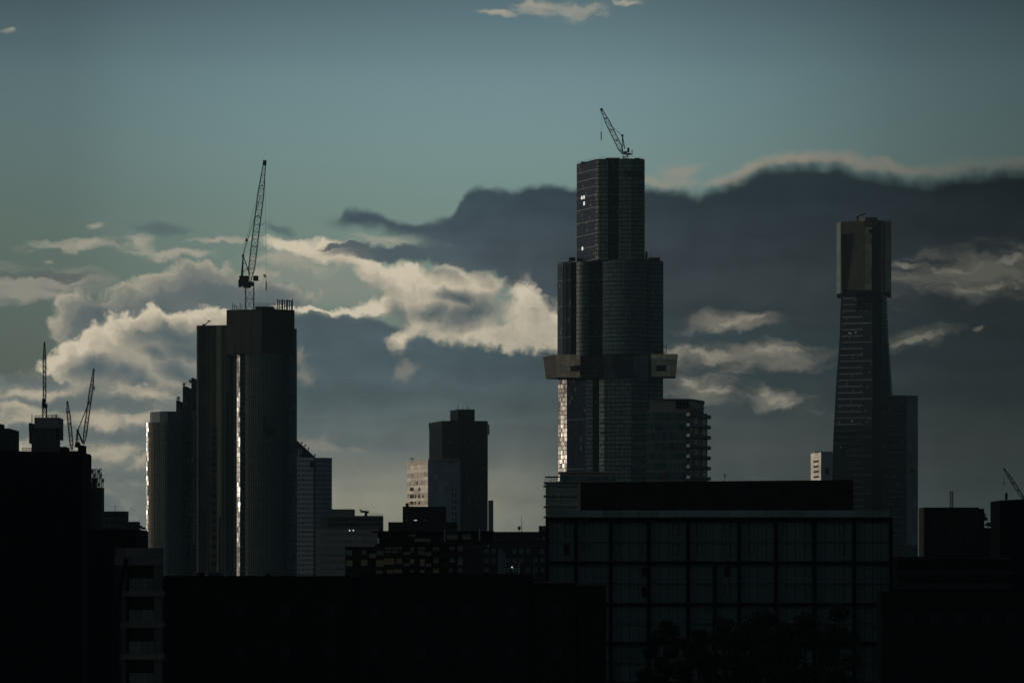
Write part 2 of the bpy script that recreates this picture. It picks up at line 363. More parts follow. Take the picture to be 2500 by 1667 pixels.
class MB:
    def __init__(s): s.v, s.f = [], []

    def add(s, vs, fs):
        o = len(s.v)
        s.v += [tuple(p) for p in vs]
        s.f += [tuple(i + o for i in q) for q in fs]
        return s

    def quad(s, *p): return s.add(p, [tuple(range(len(p)))])

    def hexa(s, p):
        """p: 4 bottom corners, 4 top corners in the same order"""
        return s.add(p, [(3, 2, 1, 0), (4, 5, 6, 7), (0, 1, 5, 4), (1, 2, 6, 5), (2, 3, 7, 6), (3, 0, 4, 7)])

    def box(s, x0, x1, y0, y1, z0, z1):
        return s.hexa([(x0, y0, z0), (x1, y0, z0), (x1, y1, z0), (x0, y1, z0), (x0, y0, z1), (x1, y0, z1), (x1, y1, z1), (x0, y1, z1)])

    def pbox(s, px0, px1, pyt, pyb, d, depth):
        """box whose front face fills px0..px1, pyt..pyb at depth d"""
        zb = 0.0 if pyb is None else wz(pyb, d)
        x0, x1 = wx(px0, d), wx(px1, d)
        # away from the view axis one flank shows too: the outline in the photograph includes it
        if depth > 1.5:
            if px1 < 1250: x1 -= min((wx(px1, d + 0.0) / d) * -depth, 0.65 * (x1 - x0))
            elif px0 > 1250: x0 += min(wx(px0, d) / d * depth, 0.65 * (x1 - x0))
        return s.box(x0, x1, d, d + depth, zb, wz(pyt, d))

    def prism(s, poly, z0, z1):
        n = len(poly)
        vs = [(x, y, z0) for x, y in poly] + [(x, y, z1) for x, y in poly]
        fs = [tuple(range(n - 1, -1, -1)), tuple(range(n, 2 * n))]
        fs += [(i, (i + 1) % n, n + (i + 1) % n, n + i) for i in range(n)]
        return s.add(vs, fs)

    def beam(s, a, b, w, h=None):
        a, b = Vector(a), Vector(b)
        t = (b - a)
        if t.length < 1e-6: return s
        t.normalize()
        up = Vector((0, 0, 1)) if abs(t.z) < 0.9 else Vector((0, 1, 0))
        u = t.cross(up).normalized() * (w / 2)
        v = u.cross(t).normalized() * ((h or w) / 2)
        return s.hexa([a - u - v, a + u - v, a + u + v, a - u + v, b - u - v, b + u - v, b + u + v, b - u + v])

    def tube(s, a, b, r, r2=None, n=8):
        a, b = Vector(a), Vector(b)
        t = (b - a).normalized()
        up = Vector((0, 0, 1)) if abs(t.z) < 0.9 else Vector((0, 1, 0))
        u = t.cross(up).normalized()
        v = u.cross(t)
        r2 = r if r2 is None else r2
        vs = []
        for c, q in ((a, r), (b, r2)):
            vs += [c + (u * math.cos(k * math.tau / n) + v * math.sin(k * math.tau / n)) * q for k in range(n)]
        fs = [tuple(range(n)), tuple(range(2 * n - 1, n - 1, -1))] + [(i, n + i, n + (i + 1) % n, (i + 1) % n) for i in range(n)]
        return s.add(vs, fs)

    def lattice(s, a, b, w0, w1, bays, r, side=None):
        """four-chord lattice boom"""
        a, b = Vector(a), Vector(b)
        t = (b - a).normalized()
        side = side or Vector((0, 1, 0))
        u = t.cross(side).normalized()
        v = u.cross(t).normalized()
        rings = []
        for k in range(bays + 1):
            f = k / bays
            w = w0 + (w1 - w0) * f
            c = a.lerp(b, f)
            rings.append([c + (u * i + v * j) * (w / 2) for i, j in ((-1, -1), (1, -1), (1, 1), (-1, 1))])
        for j in range(4):
            for k in range(bays):
                s.beam(rings[k][j], rings[k + 1][j], r)
                p, q = (rings[k][j], rings[k + 1][(j + 1) % 4]) if k % 2 else (rings[k + 1][j], rings[k][(j + 1) % 4])
                s.beam(p, q, r * 0.6)
                s.beam(rings[k][j], rings[k][(j + 1) % 4], r * 0.6)
        return s

    def build(s, name, mat, parent=None, kind=None, label=None):
        me = bpy.data.meshes.new(name)
        off = parent_loc(parent) if parent else Vector()
        me.from_pydata([(x - off.x, y - off.y, z - off.z) for x, y, z in s.v], [], s.f)
        me.validate()
        o = bpy.data.objects.new(name, me)
        C.objects.link(o)
        if mat: me.materials.append(mat)
        if parent: o.parent = parent
        if kind: o['kind'] = kind
        if label: o['label'] = label
        return o


def parent_loc(o):
    p = Vector()
    while o:
        p += o.location
        o = o.parent
    return p


def thing(name, label, cat, loc, group=None):
    o = bpy.data.objects.new(name, None)
    C.objects.link(o)
    o.location = loc
    o.empty_display_size = 1.0
    o['label'], o['category'] = label, cat
    if group: o['group'] = group
    return o


def tag(o, label, cat, group=None):
    o['label'], o['category'] = label, cat
    if group: o['group'] = group
    return o


def at(px, d, z=0.0): return (wx(px, d), d, z)


def plan(pts, d):
    """plan outline from (photo column, extra depth) pairs"""
    return [(wx(px, d + dy), d + dy) for px, dy in pts]


def spline(pts, n=4):
    """smooth curve through (a, b) points"""
    out = []
    for i in range(len(pts) - 1):
        p0, p1, p2, p3 = pts[max(i - 1, 0)], pts[i], pts[i + 1], pts[min(i + 2, len(pts) - 1)]
        for k in range(n):
            t = k / n
            out.append(tuple(0.5 * (2 * b + (c - a) * t + (2 * a - 5 * b + 4 * c - e) * t * t + (3 * b - a - 3 * c + e) * t ** 3)
                             for a, b, c, e in zip(p0, p1, p2, p3)))
    return out + [pts[-1]]


def out_n(a, b):
    """outward normal of a wall that runs left to right as the camera sees it"""
    dx, dy = b[0] - a[0], b[1] - a[1]
    l = math.hypot(dx, dy)
    return (dy / l, -dx / l), l


def panes(mb, path, z0, z1, pane_w, floor_h, sill=0.22, tilt=0.006, gap=0.08, off=0.06, skip=0.0, rng=random):
    """separate glass panes, each very slightly out of true as real curtain walls are"""
    nf = max(1, round((z1 - z0) / floor_h))
    fh = (z1 - z0) / nf
    for a, b in zip(path, path[1:]):
        (nx, ny), l = out_n(a, b)
        if l < 0.15: continue
        n = max(1, round(l / pane_w))
        ux, uy = (b[0] - a[0]) / l, (b[1] - a[1]) / l
        w = l / n
        g = min(gap, w * 0.2)
        for i in range(n):
            for k in range(nf):
                if skip and rng.random() < skip: continue
                ta, tb = rng.gauss(0, tilt), rng.gauss(0, tilt)
                za, zb = z0 + k * fh + sill * fh, z0 + (k + 1) * fh - gap
                ps = []
                for s_, z in ((0, za), (1, za), (1, zb), (0, zb)):
                    t = i * w + (g if s_ == 0 else w - g)
                    o_ = off + 0.02 + ta * (s_ - 0.5) * w + tb * (z - (za + zb) / 2)
                    o_ = max(o_, off * 0.4)
                    ps.append((a[0] + ux * t + nx * o_, a[1] + uy * t + ny * o_, z))
                mb.quad(*ps)
    return mb


def ribbon(mb, path, z0, z1, out=0.25, back=0.02):
    """a band that runs along a wall and stands proud of it"""
    A, B = offset(path, out), offset(path, -back)
    for i in range(len(path) - 1):
        a, b, c, d = A[i], A[i + 1], B[i + 1], B[i]
        mb.hexa([(a[0], a[1], z0), (b[0], b[1], z0), (c[0], c[1], z0), (d[0], d[1], z0), (a[0], a[1], z1), (b[0], b[1], z1), (c[0], c[1], z1), (d[0], d[1], z1)])
    return mb


def offset(path, o):
    out = []
    for i, p in enumerate(path):
        ns = []
        if i > 0: ns.append(out_n(path[i - 1], p)[0])
        if i < len(path) - 1: ns.append(out_n(p, path[i + 1])[0])
        x, y = sum(q[0] for q in ns), sum(q[1] for q in ns)
        l = math.hypot(x, y) or 1.0
        k = o / max(0.5, (l / len(ns)))
        out.append((p[0] + x / l * k, p[1] + y / l * k))
    return out


def fins(mb, path, z0, z1, every, w=0.16, depth=0.22):
    for a, b in zip(path, path[1:]):
        (nx, ny), l = out_n(a, b)
        n = max(1, round(l / every))
        ux, uy = (b[0] - a[0]) / l, (b[1] - a[1]) / l
        for i in range(n):
            t = (i + 0.5) * l / n
            x, y = a[0] + ux * t, a[1] + uy * t
            p = [(x - ux * w / 2, y - uy * w / 2), (x + ux * w / 2, y + uy * w / 2)]
            q = [(p[1][0] + nx * depth, p[1][1] + ny * depth), (p[0][0] + nx * depth, p[0][1] + ny * depth)]
            r = [q[1], q[0], p[1], p[0]]
            mb.hexa([(u, v, z0) for u, v in r] + [(u, v, z1) for u, v in r])
    return mb


def panel_grid(tl, tr, br, bl, nx, ny, mat, parent, name='panel', gap=0.12, proud=0.18, skip=(), n_out=None, rows=None):
    """cladding panels, one object each, over a four-cornered face"""
    tl, tr, br, bl = (Vector(p) for p in (tl, tr, br, bl))
    nrm = (tr - tl).cross(bl - tl).normalized()
    if nrm.y > 0: nrm = -nrm
    if n_out is not None: nrm = Vector(n_out).normalized()
    W, H = (tr - tl).length, (bl - tl).length

    def at_(u, v): return tl.lerp(tr, u).lerp(bl.lerp(br, u), v)
    for i in range(nx):
        for j in range(ny):
            if (i, j) in skip: continue
            gu, gv = gap / W / 2, gap / H / 2
            c = [at_((i + a) / nx + (gu if a == 0 else -gu), (j + b) / ny + (gv if b == 0 else -gv)) for a, b in ((0, 1), (1, 1), (1, 0), (0, 0))]
            pr = nrm * (proud * random.uniform(0.7, 1.3))
            MB().hexa([c[0] + pr, c[1] + pr, c[1], c[0], c[3] + pr, c[2] + pr, c[2], c[3]]).build(name, rows[j % len(rows)] if rows else mat, parent)


# ------------------------------------------------------------------ materials
def material(name, col, rough=0.7, metal=0.0, spec=0.5, var=0.25, scale=0.35, streaks=0.0, ior=1.45, island=0.0, each=0.22):
    m = bpy.data.materials.new(name)
    m.use_nodes = True
    t = m.node_tree
    n = Net(t)
    b = t.nodes['Principled BSDF']
    co = n.node('ShaderNodeTexCoord').outputs['Object']
    a = n.noise(co, scale, 5.0, 0.6)
    f = n.m('MULTIPLY_ADD', n.m('SUBTRACT', a, 0.5), var * 2, 1.0)
    if streaks:
        s_ = n.noise(n.v('MULTIPLY', co, (1.3, 1.3, 0.06)), 1.0, 4.0, 0.6)
        f = n.m('MULTIPLY', f, n.m('MULTIPLY_ADD', n.m('SUBTRACT', s_, 0.5), streaks * 2, 1.0))
    if island:
        g = n.node('ShaderNodeNewGeometry').outputs['Random Per Island']
        f = n.m('MULTIPLY', f, n.m('MULTIPLY_ADD', n.m('SUBTRACT', g, 0.5), island * 2, 1.0))
    # every panel (object) its own shade
    oi = n.node('ShaderNodeObjectInfo').outputs['Random']
    f = n.m('MULTIPLY', f, n.m('MULTIPLY_ADD', n.m('SUBTRACT', oi, 0.5), each * 2, 1.0))
    n.put(b.inputs['Base Color'], n.v('SCALE', tuple(col), scale=n.m('MAXIMUM', f, 0.1)))
    n.put(b.inputs['Roughness'], n.m('MULTIPLY_ADD', n.m('SUBTRACT', a, 0.5), 0.25, rough, clamp=True))
    b.inputs['Metallic'].default_value = metal
    b.inputs['Specular IOR Level'].default_value = spec
    b.inputs['IOR'].default_value = ior
    return m


def glass(name, col, col2, rough=0.14, ior=1.5, pale=0.06, pale_col=(0.10, 0.105, 0.10), spec=0.3):
    """facade glass: dark, mirror-like, every pane with its own shade, some with a blind behind"""
    m = bpy.data.materials.new(name)
    m.use_nodes = True
    t = m.node_tree
    n = Net(t)
    b = t.nodes['Principled BSDF']
    g = n.node('ShaderNodeNewGeometry').outputs['Random Per Island']
    wn = n.node('ShaderNodeTexWhiteNoise', noise_dimensions='1D')
    n.put(wn.inputs['W'], n.m('MULTIPLY', g, 917.0))
    c = n.mix(g, tuple(col), tuple(col2))
    c = n.mix(n.m('GREATER_THAN', wn.outputs[0], 1.0 - pale), c, tuple(pale_col))
    n.put(b.inputs['Base Color'], c)
    n.put(b.inputs['Roughness'], n.m('MULTIPLY_ADD', wn.outputs[0], 0.06, rough))
    b.inputs['IOR'].default_value = ior
    b.inputs['Specular IOR Level'].default_value = spec
    return m


def glow(name, col, strength):
    m = bpy.data.materials.new(name)
    m.use_nodes = True
    b = m.node_tree.nodes['Principled BSDF']
    b.inputs['Base Color'].default_value = (0.8, 0.8, 0.8, 1)
    b.inputs['Emission Color'].default_value = tuple(col) + (1.0,)
    b.inputs['Emission Strength'].default_value = strength
    return m


M = {
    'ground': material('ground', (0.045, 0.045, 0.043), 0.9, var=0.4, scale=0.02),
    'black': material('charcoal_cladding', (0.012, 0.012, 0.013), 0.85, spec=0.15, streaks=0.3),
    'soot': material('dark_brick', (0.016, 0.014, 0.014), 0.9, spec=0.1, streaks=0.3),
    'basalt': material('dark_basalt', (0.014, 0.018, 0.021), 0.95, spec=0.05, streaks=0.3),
    'darkwall': material('dark_precast', (0.035, 0.035, 0.040), 0.8, spec=0.3, streaks=0.35),
    'slate': material('slate_cladding', (0.075, 0.105, 0.118), 0.7, streaks=0.3),
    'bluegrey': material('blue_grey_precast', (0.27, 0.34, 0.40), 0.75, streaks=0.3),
    'pale_dull': material('dull_precast', (0.44, 0.41, 0.37), 0.85, streaks=0.4, var=0.4),  # duller precast for some rows of panels
    'parapet': material('parapet_stone', (0.27, 0.31, 0.29), 0.8, streaks=0.35, var=0.3),
    'concrete': material('concrete', (0.15, 0.15, 0.145), 0.85, streaks=0.35, var=0.35),
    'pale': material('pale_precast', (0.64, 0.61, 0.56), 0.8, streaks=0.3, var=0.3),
    'tan': material('tan_precast', (0.125, 0.132, 0.112), 0.85, spec=0.2, streaks=0.35, var=0.35),
    'stone': material('grey_green_stone', (0.18, 0.205, 0.20), 0.8, streaks=0.3, var=0.3),
    'band': material('pale_band', (0.27, 0.31, 0.34), 0.5, var=0.2),
    'dimband': material('grey_band', (0.10, 0.125, 0.14), 0.7, var=0.3),
    'whiteband': material('white_band', (0.48, 0.50, 0.52), 0.5, var=0.2),
    'gold': material('gold_panel', (0.62, 0.58, 0.44), 0.5, metal=0.2, var=0.25, streaks=0.15),
    'goldstrip': material('dull_gold_panel', (0.30, 0.285, 0.22), 0.55, metal=0.2, var=0.3, streaks=0.15),
    'golddark': material('bronze_panel', (0.078, 0.078, 0.066), 0.65, metal=0.2, var=0.4, streaks=0.15),
    'steel': material('crane_steel', (0.035, 0.036, 0.038), 0.6, metal=0.0, var=0.3),
    'cranewhite': material('crane_machinery', (0.03, 0.03, 0.032), 0.6),
    'polish': material('polished_steel_trim', (0.55, 0.55, 0.54), 0.22, metal=1.0, var=0.1),
    'frame': material('window_frame', (0.018, 0.019, 0.020), 0.5),
    'leaf': material('leaf', (0.013, 0.017, 0.009), 0.7, island=0.5),
    'bark': material('bark', (0.03, 0.025, 0.02), 0.9),
    'screen': material('mesh_screen', (0.022, 0.022, 0.027), 0.8, var=0.4, streaks=0.3),
    'form': material('formwork', (0.12, 0.13, 0.14), 0.7, streaks=0.4),
    'sign': material('sign_letter', (0.32, 0.32, 0.36), 0.6),
    'teal': glass('teal_glass', (0.040, 0.092, 0.098), (0.095, 0.175, 0.185)),
    'green': glass('green_glass', (0.050, 0.118, 0.112), (0.105, 0.205, 0.195), pale=0.08),
    'navy': glass('navy_glass', (0.012, 0.017, 0.034), (0.026, 0.034, 0.060), pale=0.03),
    'ink': glass('ink_glass', (0.006, 0.006, 0.010), (0.014, 0.015, 0.021), pale=0.02),
    'mirror': glass('mirror_glass', (0.05, 0.05, 0.05), (0.10, 0.10, 0.095), rough=0.11, ior=1.5, pale=0.15, pale_col=(0.10, 0.095, 0.09), spec=0.045),
    'office': glass('office_glass', (0.090, 0.135, 0.122), (0.165, 0.225, 0.205), pale=0.10, pale_col=(0.23, 0.22, 0.15)),
    'amber': glass('curtained_glass', (0.16, 0.14, 0.085), (0.30, 0.26, 0.17), pale=0.2, pale_col=(0.12, 0.14, 0.14)),
    'sheen': glass('sheen_glass', (0.045, 0.043, 0.04), (0.10, 0.094, 0.085), rough=0.10, pale=0.15, pale_col=(0.10, 0.095, 0.09), spec=0.03),
    'slateglass': glass('slate_glass', (0.10, 0.125, 0.145), (0.16, 0.19, 0.215)),
    'dimlit': glow('dim_window', (0.85, 0.90, 1.0), 0.07),
    'lamp': glow('lamp', (0.86, 0.93, 1.0), 1.2),
    'lit': glow('lit_window', (0.85, 0.90, 1.0), 0.55),
}

# ------------------------------------------------------------------ ground
g = MB().quad((-12000, -3000, 0), (12000, -3000, 0), (12000, 20000, 0), (-12000, 20000, 0)).build('ground', M['ground'], None, 'structure')

# thin evening haze over the whole city
hm = bpy.data.materials.new('haze')
hm.use_nodes = True
hm.node_tree.nodes.clear()
hv = hm.node_tree.nodes.new('ShaderNodeVolumePrincipled')
hv.inputs['Color'].default_value = (0.55, 0.86, 1.0, 1)
hv.inputs['Density'].default_value = 2.7e-5
ho = hm.node_tree.nodes.new('ShaderNodeOutputMaterial')
hm.node_tree.links.new(hv.outputs[0], ho.inputs['Volume'])
hz = MB().box(-12500, 12500, -3500, 20500, -1, 410).build('haze', hm, None, 'stuff')


def body(root, path, back, z0, z1, mat, name='body'):
    return MB().prism(list(path) + list(back), z0, z1).build(name, mat, root)


def glazing(root, path, z0, z1, mat, pane_w=1.5, floor_h=3.2, name='glass_panes', **kw):
    return panes(MB(), path, z0, z1, pane_w, floor_h, **kw).build(name, mat, root, 'stuff')


def railing(parent, a, b, h=1.1, posts=8, r=0.09, name='railing', mat=None):
    m = MB()
    a, b = Vector(a), Vector(b)
    up = Vector((0, 0, h))
    for k in range(posts + 1):
        p = a.lerp(b, k / posts)
        m.beam(p, p + up, r)
    m.beam(a + up, b + up, r)
    m.beam(a + up * 0.5, b + up * 0.5, r * 0.8)
    return m.build(name, mat or M['steel'], parent)


def aerial(label, px, pyt, pyb, d, r=0.12, arms=()):
    root = thing('roof_aerial', label, 'aerial', at(px, d, wz(pyb, d)))
    MB().tube(P3(px, pyb, d), P3(px, pyt, d), r, r * 0.5).build('pole', M['steel'], root)
    for (x0, x1, y) in arms:
        MB().beam(P3(x0, y, d), P3(x1, y, d), r * 1.5).build('arm', M['steel'], root)
    return root


# ================================================================== the stepped tower in the middle
d = 1950.0
T = thing('skyscraper', 'tallest tower, stepped glass shaft with gold cantilevered boxes at mid height', 'skyscraper', at(1500, d))
zt, zs, zm, zb = wz(389, d), wz(634, d), wz(866, d), wz(923, d)
shaft = plan([(1408, 24), (1453, 1.0), (1461, -1.6), (1484, -2.2), (1484.5, 0.8), (1510, 0.8), (1510.5, -2.4), (1540, -3.0), (1567, -2.4), (1574, 2)], d)
body(T, shaft, plan([(1574, 34), (1412, 42)], d), zs - 1, zt, M['basalt'], 'upper_shaft')
glazing(T, shaft[:2], zs, zt - 1, M['navy'], 1.4, sill=0.06)
glazing(T, shaft[1:3], zs, zt - 1, M['mirror'], 1.2, tilt=0.012)
glazing(T, shaft[2:4], zs, zt - 1, M['green'], 1.4)
glazing(T, shaft[5:6] and shaft[4:6], zs, zt - 1, M['ink'], 1.4)
glazing(T, shaft[6:9], zs, zt - 1, M['green'], 1.4)
glazing(T, shaft[8:], zs, zt - 1, M['ink'], 1.4)
for y in (413, 434, 454, 474.5, 505, 537, 569, 601, 633):
    ribbon(MB(), shaft, wz(y, d) - 0.24, wz(y, d) + 0.24, 0.30).build('spandrel_band', M['dimband'], T)
m = MB()
for k in range(12):
    x = 1525 + k * 3.7
    m.pbox(x, x + 1.6, 417, 432.5, d - 3.35, 0.5)
m.build('louvre_blades', M['ink'], T, 'stuff')
for (x, y0, y1) in ((1421.5, 471, 479), (1426.8, 471, 479), (1427, 486, 495), (1423, 596, 604.5)):
    a, b = Vector(shaft[0]), Vector(shaft[1])
    f = (x - 1408) / 45.0
    (nx, ny), l = out_n(a, b)
    c = a.lerp(b, f)
    e = (b - a).normalized() * 1.0
    o_ = Vector((nx, ny)) * 0.35
    lo, hi = c - e + o_, c + e + o_
    MB().quad((lo.x, lo.y, wz(y1, d)), (hi.x, hi.y, wz(y1, d)), (hi.x, hi.y, wz(y0, d)), (lo.x, lo.y, wz(y0, d))).build('lit_window', M['lit'], T)
for p_, za, zb_ in ((shaft[2:4], zs, zt), (shaft[6:9], zs, zt)):
    fins(MB(), p_, za, zb_, 4.6, 0.28, 0.16).build('mullions', M['frame'], T, 'stuff')
# roof edge and plant of the shaft
railing(T, P3(1462, 388, d), P3(1573, 389, d), 1.5, 22)
railing(T, (shaft[0][0], shaft[0][1], zt), (shaft[1][0], shaft[1][1], zt), 1.5, 10)
MB().pbox(1478, 1513, 385.5, 389, d + 8, 8).pbox(1549, 1562, 386, 389, d + 10, 6).pbox(1418, 1436, 395, 402, d + 20, 6).build('roof_plant', M['darkwall'], T)
# middle storeys: rounded lobes with dark re-entrant slots
lobeL = plan([(1361, 22), (1374, 14), (1394, 11)], d)
slot1 = plan([(1394, 14), (1407, 14)], d)
lobe2 = plan(spline([(1407.5, 11), (1420, 8.3), (1438, 8)], 3), d)
slot2 = plan([(1438.5, 12), (1471, 12)], d)
lobe3 = plan(spline([(1471.5, 0.6), (1485, -1.0), (1510, -2.6), (1540, -3), (1565, -1), (1579, 3)], 3), d)
lobe4 = plan(spline([(1580, 7), (1600, 5.5), (1619.5, 9)], 3), d)
midp = lobeL + slot1 + lobe2 + slot2 + lobe3 + lobe4
body(T, midp, plan([(1619, 40), (1365, 46)], d), zm - 1, zs, M['basalt'], 'middle_storeys')
glazing(T, lobeL, zm, zs - 0.6, M['navy'], 1.5, sill=0.06)
glazing(T, slot1, zm, zs - 0.6, M['ink'], 1.5)
glazing(T, lobe2, zm, zs - 0.6, M['green'], 1.5)
glazing(T, slot2, zm, zs - 0.6, M['ink'], 1.5)
glazing(T, lobe3, zm, zs - 0.6, M['teal'], 1.5)
glazing(T, lobe4, zm, zs - 0.6, M['green'], 1.5)
for y in (637, 680, 743, 819):
    for p_ in (lobeL, lobe2, slot2, lobe3, lobe4):
        ribbon(MB(), p_, wz(y, d) - 0.22, wz(y, d) + 0.22, 0.3).build('spandrel_band', M['dimband'], T)
for p_ in (lobe2, lobe3, lobe4):
    fins(MB(), p_, zm, zs, 3.1, 0.26, 0.16).build('mullions', M['frame'], T, 'stuff')
for k in range(17):
    y = 650 + k * 13.0
    for p_ in (lobe2, lobe3, lobe4): ribbon(MB(), p_, wz(y, d) - 0.12, wz(y, d) + 0.12, 0.2).build('floor_edge', M['frame'], T)
for x, dy in ((1374, 13.6), (1379, 12.4)):
    MB().beam((wx(x, d + dy), d + dy, zm), (wx(x, d + dy), d + dy, zs), 0.5).build('edge_trim', M['polish'], T)
MB().pbox(1389, 1405, 628, 634, d + 16, 10).build('roof_plant', M['darkwall'], T)
m = MB().pbox(1575, 1581, 614, 634, d + 10, 8).pbox(1582, 1611, 629, 634, d + 9, 14)
for k in range(9): m.beam(P3(1582 + k * 3.6, 634, d + 8), P3(1583 + k * 3.6 + random.uniform(-2, 2), 622 + random.uniform(0, 5), d + 8), 0.25)
m.build('roof_plant', M['darkwall'], T)
railing(T, P3(1362, 634, d + 18), P3(1388, 634, d + 14), 1.3, 6)
# lower storeys
lo1 = plan([(1363, 21), (1384, 14.4)], d)
lo2 = plan([(1384.4, 14.4), (1430, 8.5)], d)
lo3 = plan([(1430, 7.5), (1447, 6.5)], d)
lo4 = plan([(1447.5, 11), (1462, 11)], d)
lo5 = plan([(1463, 3), (1475, 0.5), (1540, -2), (1583, 0)], d)
lo6 = plan([(1584, 7), (1619, 9)], d)
body(T, lo1 + lo2 + lo3 + lo4 + lo5 + lo6, plan([(1619, 40), (1366, 46)], d), 0, zb + 1, M['basalt'], 'lower_storeys')
zl = wz(1260, d)
glazing(T, lo1, zl, zb, M['sheen'], 1.6, 3.4, tilt=0.005, sill=0.1)
glazing(T, lo2, zl, zb, M['navy'], 1.5, sill=0.06)
glazing(T, lo3, zl, zb, M['teal'], 1.5)
glazing(T, lo4, zl, zb, M['ink'], 1.5)
glazing(T, lo5, zl, zb, M['teal'], 1.5)
glazing(T, lo6, zl, zb, M['green'], 1.5)
fins(MB(), lo5, zl, zb, 3.4, 0.26, 0.16).build('mullions', M['frame'], T, 'stuff')
for k in range(20):
    y = 934 + k * 11.5
    ribbon(MB(), lo5, wz(y, d) - 0.14, wz(y, d) + 0.14, 0.2).build('floor_edge', M['frame'], T)
for y in (1022, 1143):
    for p_ in (lo2, lo3): ribbon(MB(), p_, wz(y, d) - 0.25, wz(y, d) + 0.25, 0.3).build('spandrel_band', M['dimband'], T)
for k in range(8):
    y = 980 + k * 26
    for x0, x1 in ((1465, 1487), (1543, 1581)):
        MB().box(wx(x0, d), wx(x1, d), d - 3.4, d - 1, wz(y, d) - 0.5, wz(y, d) + 0.4).build('balcony_slab', M['slate'], T)
# storey of gold boxes
core = plan([(1372, 16), (1417, 9), (1474, 7), (1475, 0), (1540, -1.6), (1583, 0), (1588, 5), (1615, 8)], d)
body(T, core, plan([(1612, 40), (1372, 46)], d), zb, zm, M['darkwall'], 'recessed_storeys')
glazing(T, core[:3], zb, zm, M['ink'], 1.6)
panel_grid((core[3][0], core[3][1], zm), (core[5][0], core[5][1] - 1.7, zm), (core[5][0], core[5][1] - 1.7, zb), (core[3][0], core[3][1], zb), 5, 3, M['slate'], T, 'cladding_panel', 0.1, 0.2)
def hx(lo, hi, zl_, zh): return [(wx(p, d + q), d + q, zl_) for p, q in lo] + [(wx(p, d + q), d + q, zh) for p, q in hi]
zg0, zg1 = wz(922.5, d), wz(867.5, d)
c = hx([(1359, -5), (1416, -6), (1416, 14), (1333, 14)], [(1354.5, -7), (1417, -8), (1417, 14), (1326, 14)], zg0, zg1)
bx_ = MB().hexa(c).build('cantilever_box', M['golddark'], T)
panel_grid(c[4], c[5], c[1], c[0], 5, 4, M['gold'], bx_, 'gold_panel', 0.14, 0.14, skip=((3, 2), (4, 2)))
panel_grid(c[7], c[4], c[0], c[3], 3, 4, M['screen'], bx_, 'side_panel', 0.14, 0.1, n_out=(-0.8, -0.6, 0))
MB().pbox(1402, 1416, 892, 903, d - 7.5, 0.4).build('opening', M['ink'], bx_)
railing(bx_, P3(1330, 867.5, d - 2), P3(1362, 867.5, d - 4), 1.8, 8)
c = hx([(1590, -3), (1649, -3.4), (1649, 16), (1590, 16)], [(1589, -5), (1655, -5.4), (1655, 16), (1589, 16)], wz(920, d), wz(865.5, d))
bx_ = MB().hexa(c).build('cantilever_box', M['golddark'], T)
panel_grid(c[4], c[5], c[1], c[0], 5, 4, M['gold'], bx_, 'gold_panel', 0.14, 0.14, skip=((1, 2), (2, 2)))
MB().pbox(1606, 1621, 891, 902.5, d - 4.9, 0.4).build('opening', M['ink'], bx_)
railing(bx_, P3(1620, 865.5, d - 4), P3(1648, 865.5, d - 4), 1.9, 8)
m = MB()
m.lattice(P3(1624, 865, d + 6), P3(1624, 842, d + 6), 2.2, 2.2, 6, 0.2)
m.build('hoist_frame', M['steel'], bx_)
for k in range(4): MB().beam(P3(1588 + k * 9, 921, d + 7), P3(1588 + k * 9, 935, d + 7), 0.6).build('prop', M['steel'], T)


